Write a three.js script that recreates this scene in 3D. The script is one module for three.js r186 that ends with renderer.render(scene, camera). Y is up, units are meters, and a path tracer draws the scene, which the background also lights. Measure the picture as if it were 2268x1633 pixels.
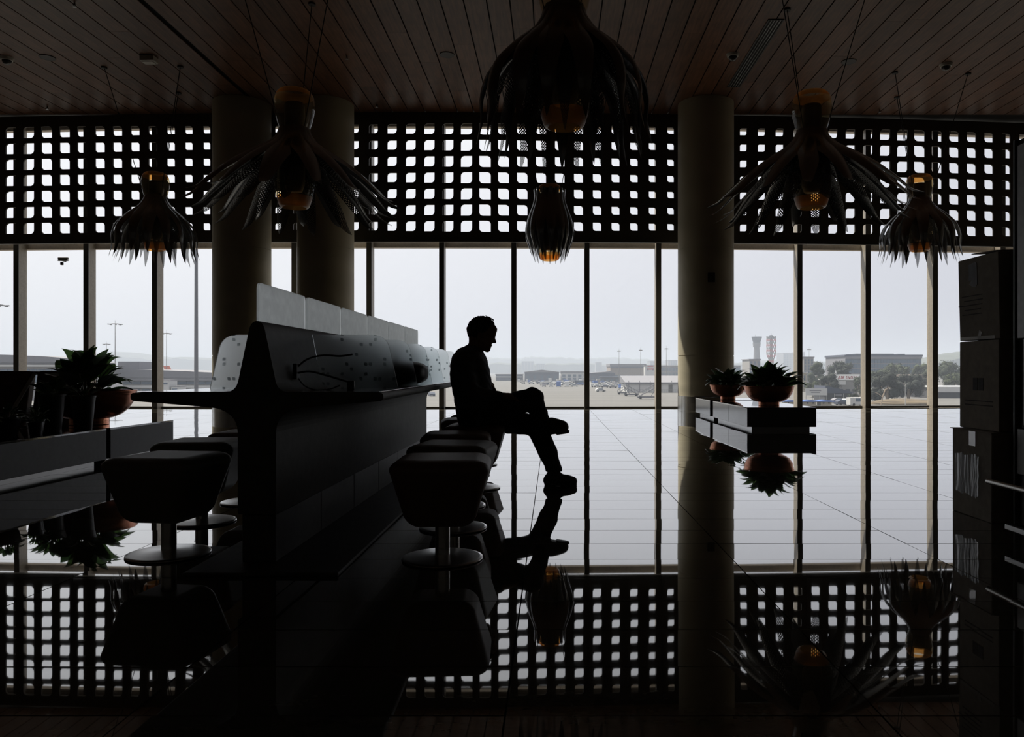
import * as THREE from 'three';
import { RoundedBoxGeometry } from 'three/addons/geometries/RoundedBoxGeometry.js';
import { mergeGeometries } from 'three/addons/utils/BufferGeometryUtils.js';

// ---------------------------------------------------------------- camera, sky, sun, exposure
const F = 1700, VX = 1224, VY = 822, EYE = 0.87;      // lens in pixels of the 2268 x 1633 frame, vanishing point, eye height
const scene = new THREE.Scene();
const camera = new THREE.PerspectiveCamera(2 * Math.atan(816.5 / F) * 180 / Math.PI, 2268 / 1633, 0.05, 6000);
camera.position.set(0, EYE, 0);
camera.lookAt(0, EYE, -10);
camera.setViewOffset(2268, 1633, 1134 - VX, 816.5 - VY, 2268, 1633);   // a slightly shifted lens
const SUN = new THREE.Vector3(-1, 2.3, -0.9).normalize();
{ // hazy sky: even white haze, a little brighter on the sun's side
  const W = 512, Hh = 256, data = new Float32Array(W * Hh * 4);
  for (let r = 0; r < Hh; r++) for (let c = 0; c < W; c++) {
    const up = ((r + 0.5) / Hh - 0.5) * Math.PI, a = ((c + 0.5) / W - 0.5) * 2 * Math.PI;
    const x = Math.cos(a) * Math.cos(up), y = Math.sin(up), z = Math.sin(a) * Math.cos(up);
    const dot = x * SUN.x + y * SUN.y + z * SUN.z, t = Math.max(0, Math.min(1, (dot + 0.1) / 0.75));
    const L = 0.44 + 0.57 * t, i = (r * W + c) * 4;
    data[i] = L * (0.95 + 0.05 * t); data[i + 1] = L * (0.965 + 0.04 * t); data[i + 2] = L * (1.11 - 0.08 * t); data[i + 3] = 1;
  }
  const sky = new THREE.DataTexture(data, W, Hh, THREE.RGBAFormat, THREE.FloatType);
  sky.mapping = THREE.EquirectangularReflectionMapping; sky.magFilter = THREE.LinearFilter; sky.needsUpdate = true;
  scene.background = sky;
}
const sun = new THREE.DirectionalLight(new THREE.Color(1, 0.93, 0.8), 9);
sun.position.copy(SUN).multiplyScalar(60).add(new THREE.Vector3(0, 0, -12)); sun.target.position.set(0, 0, -12);
sun.castShadow = true; sun.shadow.radius = 1; sun.shadow.mapSize.set(4096, 4096);
Object.assign(sun.shadow.camera, { left: -30, right: 30, top: 30, bottom: -30, near: 1, far: 140 });
scene.add(sun, sun.target);
scene.fog = new THREE.FogExp2(new THREE.Color(0.8, 0.88, 1.0), 0.00045);   // the haze over the airfield
const renderer = new THREE.WebGLRenderer({ antialias: true });
renderer.toneMapping = THREE.LinearToneMapping; renderer.toneMappingExposure = 1.0;
renderer.shadowMap.enabled = true; renderer.shadowMap.type = THREE.PCFSoftShadowMap;

// ---------------------------------------------------------------- helpers
let seed = 12345;
const rnd = () => { seed = (seed + 0x6D2B79F5) | 0; let t = Math.imul(seed ^ (seed >>> 15), 1 | seed); t = (t + Math.imul(t ^ (t >>> 7), 61 | t)) ^ t; return ((t ^ (t >>> 14)) >>> 0) / 4294967296; };
const rr = (a, b) => a + (b - a) * rnd();
const V = (x, y, z) => new THREE.Vector3(x, y, z);
const at = (px, py, d) => V((px - VX) * d / F, EYE - (py - VY) * d / F, -d);
const used = {};
const numbered = (n) => { const k = used[n] = (used[n] ?? -1) + 1; return k ? n + '_' + String(k).padStart(3, '0') : n; };
function tag(o, label, category, group, kind) { o.userData.label = label; if (category) o.userData.category = category; if (group) o.userData.group = group; if (kind) o.userData.kind = kind; return o; }
function thing(name, label, category, p = [0, 0, 0], turn = 0, group) {
  const o = new THREE.Group(); o.name = numbered(name); o.position.set(...p); o.rotation.y = turn; scene.add(o);
  return tag(o, label, category, group);
}
function struct(name, label) { const o = new THREE.Group(); o.name = numbered(name); scene.add(o); o.userData.kind = 'structure'; if (label) o.userData.label = label; return o; }
function part(parent, name, geo, mat, label) {
  const g = Array.isArray(geo) ? (geo.length > 1 ? mergeGeometries(geo.map((q) => clean(q))) : geo[0]) : geo;
  const m = new THREE.Mesh(g, mat); m.name = name; if (label) m.userData.label = label; parent.add(m); return m;
}
function clean(g) { // same attributes everywhere, so that pieces merge
  let q = g.index ? g.toNonIndexed() : g.clone();
  for (const k of Object.keys(q.attributes)) if (!['position', 'normal', 'uv'].includes(k)) q.deleteAttribute(k);
  if (!q.attributes.uv) q.setAttribute('uv', new THREE.BufferAttribute(new Float32Array(q.attributes.position.count * 2), 2));
  if (!q.attributes.normal) q.computeVertexNormals();
  return q;
}
function mUV(g, s = 1, ou = 0, ov = 0) { // texture coordinates in metres, by the way each face points
  const q = g.index ? g.toNonIndexed() : g, p = q.attributes.position, n = q.attributes.normal, uv = new Float32Array(p.count * 2);
  for (let i = 0; i < p.count; i++) {
    const ax = Math.abs(n.getX(i)), ay = Math.abs(n.getY(i)), az = Math.abs(n.getZ(i));
    let u, v;
    if (ay >= ax && ay >= az) { u = p.getX(i); v = p.getZ(i); } else if (ax >= az) { u = p.getZ(i); v = p.getY(i); } else { u = p.getX(i); v = p.getY(i); }
    uv[2 * i] = u * s + ou; uv[2 * i + 1] = v * s + ov;
  }
  q.setAttribute('uv', new THREE.BufferAttribute(uv, 2)); return q;
}
const box = (w, h, d, x = 0, y = 0, z = 0, ry = 0, rx = 0, rz = 0) => mUV(new THREE.BoxGeometry(w, h, d)).rotateZ(rz).rotateX(rx).rotateY(ry).translate(x, y, z);
const rbox = (w, h, d, r = 0.01, x = 0, y = 0, z = 0, ry = 0) => mUV(new RoundedBoxGeometry(w, h, d, 3, r)).rotateY(ry).translate(x, y, z);
const cyl = (r0, r1, h, x = 0, y = 0, z = 0, n = 24) => new THREE.CylinderGeometry(r0, r1, h, n).translate(x, y + h / 2, z);
const tube = (pts, r, n = 8, seg) => new THREE.TubeGeometry(new THREE.CatmullRomCurve3(pts), seg ?? pts.length * 6, r, n, false);
function bar(a, b, r, n = 6) { // straight rod between two points
  const L = a.distanceTo(b), g = new THREE.CylinderGeometry(r, r, L, n).translate(0, L / 2, 0);
  return g.applyMatrix4(new THREE.Matrix4().makeRotationFromQuaternion(new THREE.Quaternion().setFromUnitVectors(V(0, 1, 0), b.clone().sub(a).normalize()))).translate(a.x, a.y, a.z);
}
const lathe = (pts, n = 32) => new THREE.LatheGeometry(pts.map((p) => new THREE.Vector2(p[0], p[1])), n);
// noise
const hash = (x, y, s = 0) => { let h = Math.imul(x | 0, 374761393) + Math.imul(y | 0, 668265263) + Math.imul(s | 0, 974634777); h = Math.imul(h ^ (h >>> 13), 1274126177); return ((h ^ (h >>> 16)) >>> 0) / 4294967296; };
function vnoise(x, y, px, py, s) { // value noise that repeats every px, py cells
  const xi = Math.floor(x), yi = Math.floor(y), fx = x - xi, fy = y - yi, sx = fx * fx * (3 - 2 * fx), sy = fy * fy * (3 - 2 * fy);
  const m = (a, b) => ((a % b) + b) % b, h = (a, b) => hash(m(a, px), m(b, py), s);
  return (h(xi, yi) * (1 - sx) + h(xi + 1, yi) * sx) * (1 - sy) + (h(xi, yi + 1) * (1 - sx) + h(xi + 1, yi + 1) * sx) * sy;
}
const fbm = (u, v, fx, fy, s, o = 4) => { let a = 0, w = 0.5, t = 0; for (let i = 0; i < o; i++) { a += w * vnoise(u * fx, v * fy, fx, fy, s + i); t += w; w *= 0.5; fx *= 2; fy *= 2; } return a / t; };
function tex(n, fn, srgb = true) {
  const d = new Uint8Array(n * n * 4);
  for (let j = 0; j < n; j++) for (let i = 0; i < n; i++) { const c = fn(i / n, j / n), k = (j * n + i) * 4; d[k] = c[0] * 255; d[k + 1] = c[1] * 255; d[k + 2] = c[2] * 255; d[k + 3] = 255; }
  const t = new THREE.DataTexture(d, n, n, THREE.RGBAFormat); t.wrapS = t.wrapT = THREE.RepeatWrapping; t.magFilter = THREE.LinearFilter; t.minFilter = THREE.LinearMipmapLinearFilter; t.generateMipmaps = true;
  if (srgb) t.colorSpace = THREE.SRGBColorSpace; t.needsUpdate = true; return t;
}
const rep = (t, x, y) => { const c = t.clone(); c.repeat.set(x, y); c.needsUpdate = true; return c; };
const grey = (lo, hi, k) => { const v = lo + (hi - lo) * k; return [v, v, v]; };

// ---------------------------------------------------------------- materials
const S = (o) => new THREE.MeshStandardMaterial(o), Ph = (o) => new THREE.MeshPhysicalMaterial(o);
const tStone = tex(512, (u, v) => { const k = fbm(u, v, 6, 24, 3), f = fbm(u, v, 60, 120, 9, 2), m = 0.86 + 0.2 * (k - 0.5) + 0.12 * (f - 0.5); return [m, m * 0.985, m * 0.95]; });
const tStoneR = tex(512, (u, v) => grey(0.5, 1, fbm(u, v, 10, 60, 21)), false);
const tStoneB = tex(512, (u, v) => grey(0, 1, fbm(u, v, 4, 22, 33, 3)), false);
const tWood = tex(512, (u, v) => { const g = fbm(u, v, 40, 3, 5), w = fbm(u, v, 5, 3, 8), k = 0.8 + 0.35 * (g - 0.5) + 0.25 * (w - 0.5); return [k, k * 0.97, k * 0.94]; });
const tFine = tex(256, (u, v) => { const k = 0.9 + 0.16 * (fbm(u, v, 32, 32, 41) - 0.5); return [k, k, k]; });
const tPlaster = tex(256, (u, v) => { const k = 0.92 + 0.14 * (fbm(u, v, 6, 6, 51) - 0.5); return [k, k * 0.99, k * 0.97]; });
const tFabric = tex(256, (u, v) => grey(0, 1, 0.5 + 0.25 * Math.sin(u * Math.PI * 128) * Math.sin(v * Math.PI * 128) + 0.4 * (fbm(u, v, 40, 40, 61, 2) - 0.5)), false);
const tHammer = tex(256, (u, v) => grey(0, 1, fbm(u, v, 18, 18, 71, 2)), false);
const tApron = tex(512, (u, v) => { const k = fbm(u, v, 3, 14, 81), f = fbm(u, v, 30, 60, 84, 2), m = 0.84 + 0.26 * (k - 0.5) + 0.1 * (f - 0.5); return [m, m * 0.985, m * 0.95]; });
const tLeafy = tex(256, (u, v) => { const k = 0.72 + 0.6 * (fbm(u, v, 12, 12, 91) - 0.5); return [k, k, k * 0.9]; });
const M = {};
M.tiles = [0.93, 1, 1.07].map((k) => Ph({ color: new THREE.Color(0.17 * k, 0.16 * k, 0.135 * k), map: tStone, roughness: 0.03, roughnessMap: tStoneR, bumpMap: tStoneB, bumpScale: 0.000008, clearcoat: 1, clearcoatRoughness: 0.012, ior: 1.5 }));
M.grout = S({ color: new THREE.Color(0.05, 0.045, 0.04), roughness: 0.9 });
M.boards = [[0.22, 0.105, 0.058], [0.26, 0.125, 0.07], [0.2, 0.098, 0.056]].map((c) => S({ color: new THREE.Color(...c), map: tWood, roughness: 0.42 }));
M.black = S({ color: new THREE.Color(0.012, 0.012, 0.013), roughness: 0.7 });
M.wall = S({ color: new THREE.Color(0.52, 0.49, 0.44), map: tPlaster, roughness: 0.8 });
M.column = S({ color: new THREE.Color(0.56, 0.52, 0.4), map: tPlaster, roughness: 0.6 });
M.steel = S({ color: new THREE.Color(0.56, 0.55, 0.52), metalness: 1, roughness: 0.22 });
M.steelDark = S({ color: new THREE.Color(0.3, 0.3, 0.3), metalness: 1, roughness: 0.3 });
M.mullion = S({ color: new THREE.Color(0.36, 0.32, 0.26), map: tFine, roughness: 0.45, metalness: 0.15 });
M.beam = S({ color: new THREE.Color(0.62, 0.54, 0.45), map: tFine, roughness: 0.6 });
M.frame = S({ color: new THREE.Color(0.05, 0.046, 0.04), roughness: 0.5 });
M.glass = Ph({ color: new THREE.Color(0.985, 0.99, 0.995), roughness: 0, transmission: 1, thickness: 0, ior: 1.45 });
M.lattice = S({ color: new THREE.Color(0.075, 0.06, 0.045), map: tFine, roughness: 0.6 });
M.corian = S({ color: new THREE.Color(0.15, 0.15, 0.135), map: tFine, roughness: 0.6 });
M.plinthPanel = S({ color: new THREE.Color(0.12, 0.12, 0.12), map: tFine, roughness: 0.55 });
M.frost = Ph({ color: new THREE.Color(0.8, 0.83, 0.82), map: tFine, roughness: 0.5, transmission: 1, thickness: 0.01, ior: 1.15 });
M.fabric = Ph({ color: new THREE.Color(0.24, 0.17, 0.13), roughness: 0.5, bumpMap: tFabric, bumpScale: 0.0003 });
M.fabric2 = Ph({ color: new THREE.Color(0.24, 0.225, 0.18), roughness: 0.5, bumpMap: tFabric, bumpScale: 0.0006 });
M.disc = S({ color: new THREE.Color(0.78, 0.78, 0.78), metalness: 1, roughness: 0.28 });
M.copper = S({ color: new THREE.Color(0.62, 0.27, 0.17), metalness: 1, roughness: 0.24, bumpMap: tHammer, bumpScale: 0.002 });
M.granite = Ph({ color: new THREE.Color(0.045, 0.045, 0.047), map: tFine, roughness: 0.3, clearcoat: 0.6, clearcoatRoughness: 0.12 });
M.slab = Ph({ color: new THREE.Color(0.085, 0.085, 0.088), map: tFine, roughness: 0.55, clearcoat: 0.12, clearcoatRoughness: 0.3 });
M.slabGloss = Ph({ color: new THREE.Color(0.13, 0.13, 0.135), map: tFine, roughness: 0.35, clearcoat: 0.6, clearcoatRoughness: 0.15 });
M.topSlab = Ph({ color: new THREE.Color(0.07, 0.07, 0.072), map: tFine, roughness: 0.06, clearcoat: 1, clearcoatRoughness: 0.012 });
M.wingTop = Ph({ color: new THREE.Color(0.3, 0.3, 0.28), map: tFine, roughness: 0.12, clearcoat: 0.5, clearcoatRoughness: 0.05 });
M.soil = S({ color: new THREE.Color(0.04, 0.03, 0.02), map: tLeafy, roughness: 1 });
M.leaves = [[0.05, 0.1, 0.03], [0.07, 0.14, 0.035], [0.04, 0.085, 0.03]].map((c) => Ph({ color: new THREE.Color(...c), roughness: 0.4, transmission: 0.3, thickness: 0, side: THREE.DoubleSide }));
M.stem = S({ color: new THREE.Color(0.06, 0.09, 0.03), roughness: 0.7 });
M.plastic = S({ color: new THREE.Color(0.02, 0.02, 0.02), roughness: 0.5 });
M.leather = S({ color: new THREE.Color(0.2, 0.11, 0.07), roughness: 0.6, map: tLeafy });
M.carton = [[0.46, 0.4, 0.32], [0.5, 0.43, 0.34], [0.44, 0.38, 0.3]].map((c) => S({ color: new THREE.Color(...c), map: tFine, roughness: 0.9 }));
M.paper = S({ color: new THREE.Color(0.7, 0.7, 0.72), map: tFine, roughness: 0.7 });
M.petal = S({ color: new THREE.Color(0.27, 0.275, 0.28), metalness: 0.8, roughness: 0.22, side: THREE.DoubleSide });
M.petalHole = S({ color: new THREE.Color(0.09, 0.09, 0.09), metalness: 0.75, roughness: 0.4, side: THREE.DoubleSide });
M.amber = Ph({ color: new THREE.Color(0.95, 0.46, 0.12), roughness: 0.4, transmission: 0.9, thickness: 0, ior: 1.5, side: THREE.DoubleSide });
M.clear = Ph({ color: new THREE.Color(0.86, 0.78, 0.6), roughness: 0.03, transmission: 0.95, thickness: 0, ior: 1.5, side: THREE.DoubleSide });
M.core = S({ color: new THREE.Color(0.11, 0.08, 0.05), roughness: 0.6 });
M.cable = S({ color: new THREE.Color(0.02, 0.02, 0.02), roughness: 0.6 });
M.panelGrey = S({ color: new THREE.Color(0.6, 0.6, 0.58), map: tFine, roughness: 0.35 });
M.offWhite = S({ color: new THREE.Color(0.6, 0.58, 0.53), roughness: 0.5 });
M.vent = S({ color: new THREE.Color(0.06, 0.06, 0.06), roughness: 0.5 });

// ---------------------------------------------------------------- the setting: floor, ceiling, walls
const CEIL = 6.69, LEFT = -17, RIGHT = 13.5, BACK = 7;
const facadeD = (x) => 17.7 + 0.385 * ((x + 3.3) / 10.3) ** 2;      // the window wall bows gently
{
  const fl = struct('floor', 'polished beige stone floor of long mirror-like tiles');
  part(fl, 'screed', box(RIGHT - LEFT, 0.3, BACK + 18.5, (RIGHT + LEFT) / 2, -0.165, (BACK - 18.5) / 2), M.grout);
  const TW = 0.95, TD = 0.322, gap = 0.005, geos = [];
  for (let i = 0; i < 6; i++) geos.push(mUV(new THREE.BoxGeometry(TW - gap, 0.015, TD - gap), 0.9, rnd() * 5, rnd() * 5));
  const cells = [];
  for (let r = -28; r < 40; r++) for (let c = -18; c < 15; c++) {
    const x = -0.12 + (c + 0.5) * TW, z = -(5.8 + (r + 0.5) * TD);
    if (x < LEFT || x > RIGHT || z < -18.3 || z > BACK) continue;
    const d = -z, px = VX + x * F / d, py = VY + EYE * F / d, seen = d > 1.6 && px > -60 && px < 2330 && py < 1660;
    cells.push({ x, z, seen, size: seen ? 1 / d : 0, rx: rr(-1, 1) * 0.0018, rz: rr(-1, 1) * 0.0014, g: geos[Math.floor(rnd() * 6)], m: Math.floor(rnd() * 3) });
  }
  cells.sort((a, b) => b.size - a.size);
  const rest = [[], [], []];
  cells.forEach((t, i) => {
    if (i < 300) { const o = part(fl, 'tile', t.g, M.tiles[t.m]); o.position.set(t.x, -0.0078, t.z); o.rotation.set(t.rx, 0, t.rz); }
    else rest[t.m].push(t.g.clone().rotateX(t.rx).rotateZ(t.rz).translate(t.x, -0.0078, t.z));
  });
  rest.forEach((g, i) => { const o = part(fl, 'tiles', g, M.tiles[i]); o.userData.kind = 'stuff'; });
}
{
  const ce = struct('ceiling', 'dark reddish timber board ceiling with narrow black gaps');
  part(ce, 'slab', box(RIGHT - LEFT, 0.3, BACK + 18.6, (RIGHT + LEFT) / 2, CEIL + 0.21, (BACK - 18.6) / 2), M.black);
  const P = 0.3645, gap = 0.022, g4 = {};
  const edges = []; for (let x = -3.226 - 38 * P; x < RIGHT; x += P) if (x > LEFT) edges.push(x);
  for (const x of edges) {
    let x0 = x + gap / 2, x1 = x + P - gap / 2;
    if (Math.abs(x - (-6.506)) < 0.05) x0 += 0.085;
    const j = -rr(12.6, 16.4), spans = [[-17.42, j - 0.002], [j + 0.002, -9.5], [-9.49, BACK]];
    for (const [a, b] of spans) { const o = part(ce, 'board', mUV(new THREE.BoxGeometry(x1 - x0, 0.02, b - a), 1, rnd() * 7, rnd() * 7), M.boards[Math.floor(rnd() * 3)]); o.position.set((x0 + x1) / 2, CEIL + 0.01 + rr(-0.001, 0.001), (a + b) / 2); }
  }
  const header = []; for (let x = LEFT; x < RIGHT; x += 1.7) { const a = facadeD(x) - 0.36, b = facadeD(x + 1.7) - 0.36; header.push(box(1.72, 0.16, 0.14, x + 0.85, CEIL - 0.08, -(a + b) / 2, Math.atan2(b - a, 1.7))); }
  part(ce, 'header', header, M.frame);
}
function plainWall(name, label, w, h, d, x, y, z) { const o = struct(name, label); part(o, 'panel', box(w, h, d, x, y, z), M.wall); }
plainWall('wall_left', 'dark plastered side wall of the hall', 0.3, CEIL + 0.3, BACK + 18.6, LEFT - 0.15, CEIL / 2, (BACK - 18.6) / 2);
plainWall('wall_right', 'dark plastered side wall of the hall', 0.3, CEIL + 0.3, BACK + 18.6, RIGHT + 0.15, CEIL / 2, (BACK - 18.6) / 2);
plainWall('wall_back', 'dark plastered back wall of the hall', RIGHT - LEFT + 0.6, CEIL + 0.3, 0.3, (LEFT + RIGHT) / 2, CEIL / 2, BACK + 0.15);

// ---------------------------------------------------------------- the window wall
const mullionX = [];
{
  const px = [-276, -120, 35, 190, 342, 497, 651, 817, 978, 1138, 1300, 1459, 1616, 1772, 1923, 2072, 2222, 2372];
  for (const p of px) { let d = 17.8; for (let i = 0; i < 8; i++) d = facadeD((p - VX) * d / F); mullionX.push((p - VX) * d / F); }
}
const wallPt = (x, off = 0) => V(x, 0, -(facadeD(x) + off));
for (let i = 0; i < mullionX.length; i++) {
  const w = struct('window_' + (i + 1), 'tall bay of the window wall'), a = wallPt(mullionX[i]), last = i === mullionX.length - 1;
  const b = last ? wallPt(RIGHT) : wallPt(mullionX[i + 1]), L = a.distanceTo(b), ry = Math.atan2(-(b.z - a.z), b.x - a.x), mid = a.clone().add(b).multiplyScalar(0.5);
  const inn = V(-Math.sin(ry), 0, -Math.cos(ry)); // outwards
  const mm = part(w, 'mullion', box(0.115, CEIL, 0.28), M.mullion); mm.position.set(a.x, CEIL / 2, a.z - 0.16);
  const mc = part(w, 'mullion_cap', box(0.117, CEIL, 0.02), M.frame); mc.position.set(a.x, CEIL / 2, a.z - 0.01);
  const pane = part(w, 'pane', new THREE.PlaneGeometry(L - 0.12, 6.62), M.glass); pane.position.copy(mid).addScaledVector(inn, 0.26); pane.position.y = 3.34; pane.rotation.y = ry;
  const put = (name, geo, mat, y, off) => { const o = part(w, name, geo, mat); o.position.copy(mid).addScaledVector(inn, off); o.position.y = y; o.rotation.y = ry; return o; };
  put('bottom_rail', box(L, 0.035, 0.06), M.frame, 0.018, 0.24);
  put('transom', box(L, 0.16, 0.16), M.beam, 3.845, 0.36);
  put('head_beam', box(L, 0.12, 0.16), M.beam, 6.66, 0.36);
  put('ledge', box(L, 0.1, 0.5), M.beam, -0.08, 0.5);
}
{ const w = struct('trim_1', 'plain end pieces beyond the window wall'); part(w, 'end_panel', box(mullionX[0] - LEFT, CEIL, 0.25, (mullionX[0] + LEFT) / 2, CEIL / 2, -18.2), M.wall); }
// perforated screens in front of the upper glass: four columns of seven leaf-shaped holes in every panel
function latticePanel(L, x0, dir) {
  const H0 = 3.79, H1 = CEIL - 0.005, sh = new THREE.Shape([new THREE.Vector2(0.0005, H0), new THREE.Vector2(L - 0.0005, H0), new THREE.Vector2(L - 0.0005, H1), new THREE.Vector2(0.0005, H1)]);
  for (let c = 0; c < 4; c++) {
    const cx = L * (c + 0.5) / 4, wx = x0 + dir * cx, px = VX + wx * F / (facadeD(wx) - 0.42);
    const ph = (((px - 1060) % 970) + 970) % 970, tri = Math.abs(ph / 485 - 1), w = 0.132 + 0.128 * tri, flip = ph < 485, r = w * 0.34, h = w / 2;
    for (let k = 0; k < 7; k++) {
      const cy = 4.127 + 0.3647 * k, p = new THREE.Path();
      const R = (sx, sy) => [cx + sx * h, cy + sy * h];
      const arc = (ax, ay, s) => p.absarc(cx + ax * (h - r), cy + ay * (h - r), r, s, s + Math.PI / 2, false);
      if (flip) { // round at top right and bottom left
        p.moveTo(...R(1, -1)); p.lineTo(cx + h, cy + h - r); arc(1, 1, 0); p.lineTo(...R(-1, 1)); p.lineTo(cx - h, cy - h + r); arc(-1, -1, Math.PI); p.lineTo(...R(1, -1));
      } else {
        p.moveTo(...R(1, 1)); p.lineTo(cx - h + r, cy + h); arc(-1, 1, Math.PI / 2); p.lineTo(...R(-1, -1)); p.lineTo(cx + h - r, cy - h); arc(1, -1, Math.PI * 1.5); p.lineTo(...R(1, 1));
      }
      sh.holes.push(p);
    }
  }
  return new THREE.ExtrudeGeometry(sh, { depth: 0.035, bevelEnabled: false, curveSegments: 5 });
}
{
  const names = [[0, 5, 'dark perforated screen of leaf-shaped holes left of the paired columns'], [5, 6, 'narrow perforated screen strip seen between the two paired columns'], [6, 12, 'dark perforated screen above the middle windows behind the seated man'], [12, 17, 'dark perforated screen right of the single sunlit column']];
  for (const [i0, i1, label] of names) {
    const t = thing('perforated_screen', label, 'screen', [0, 0, 0], 0, 'perforated screens over the windows');
    for (let i = i0; i < i1; i++) {
      const a = wallPt(mullionX[i], -0.42), b = wallPt(mullionX[i + 1], -0.42), L = a.distanceTo(b), ry = Math.atan2(-(b.z - a.z), b.x - a.x);
      const o = part(t, 'panel', latticePanel(L, a.x, (b.x - a.x) / L), M.lattice); o.position.copy(a); o.rotation.y = ry;
      const r = part(t, 'bottom_rail', box(L - 0.01, 0.07, 0.09, L / 2, 0, 0), M.frame); r.position.copy(a); r.position.y = 3.81; r.rotation.y = ry;
    }
  }
}
// round columns
const colData = [[-6.775, 'left one of the paired round columns behind the counter'], [-4.95, 'right one of the paired round columns behind the counter'], [3.34, 'single round beige column with sunlit left edge']];
for (const [x, label] of colData) {
  const c = thing('round_column', label, 'column', [x, 0, -16.75], 0, 'round columns along the windows');
  part(c, 'shaft', [cyl(0.6, 0.6, 0.86, 0, 0.33, 0, 64), cyl(0.59, 0.59, 0.02, 0, 1.19, 0, 64), cyl(0.6, 0.6, 2.29, 0, 1.21, 0, 64), cyl(0.592, 0.592, 0.015, 0, 3.5, 0, 64), cyl(0.6, 0.6, CEIL - 3.517, 0, 3.515, 0, 64)], M.column);
  part(c, 'base_ring', cyl(0.607, 0.607, 0.33, 0, 0, 0, 64), M.steel, 'brushed steel base sleeve');
  if (x > 0) part(c, 'wall_plate', box(0.15, 0.2, 0.012, 0, 2.84, 0.602), M.frame, 'small dark plate on the shaft');
}

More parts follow.
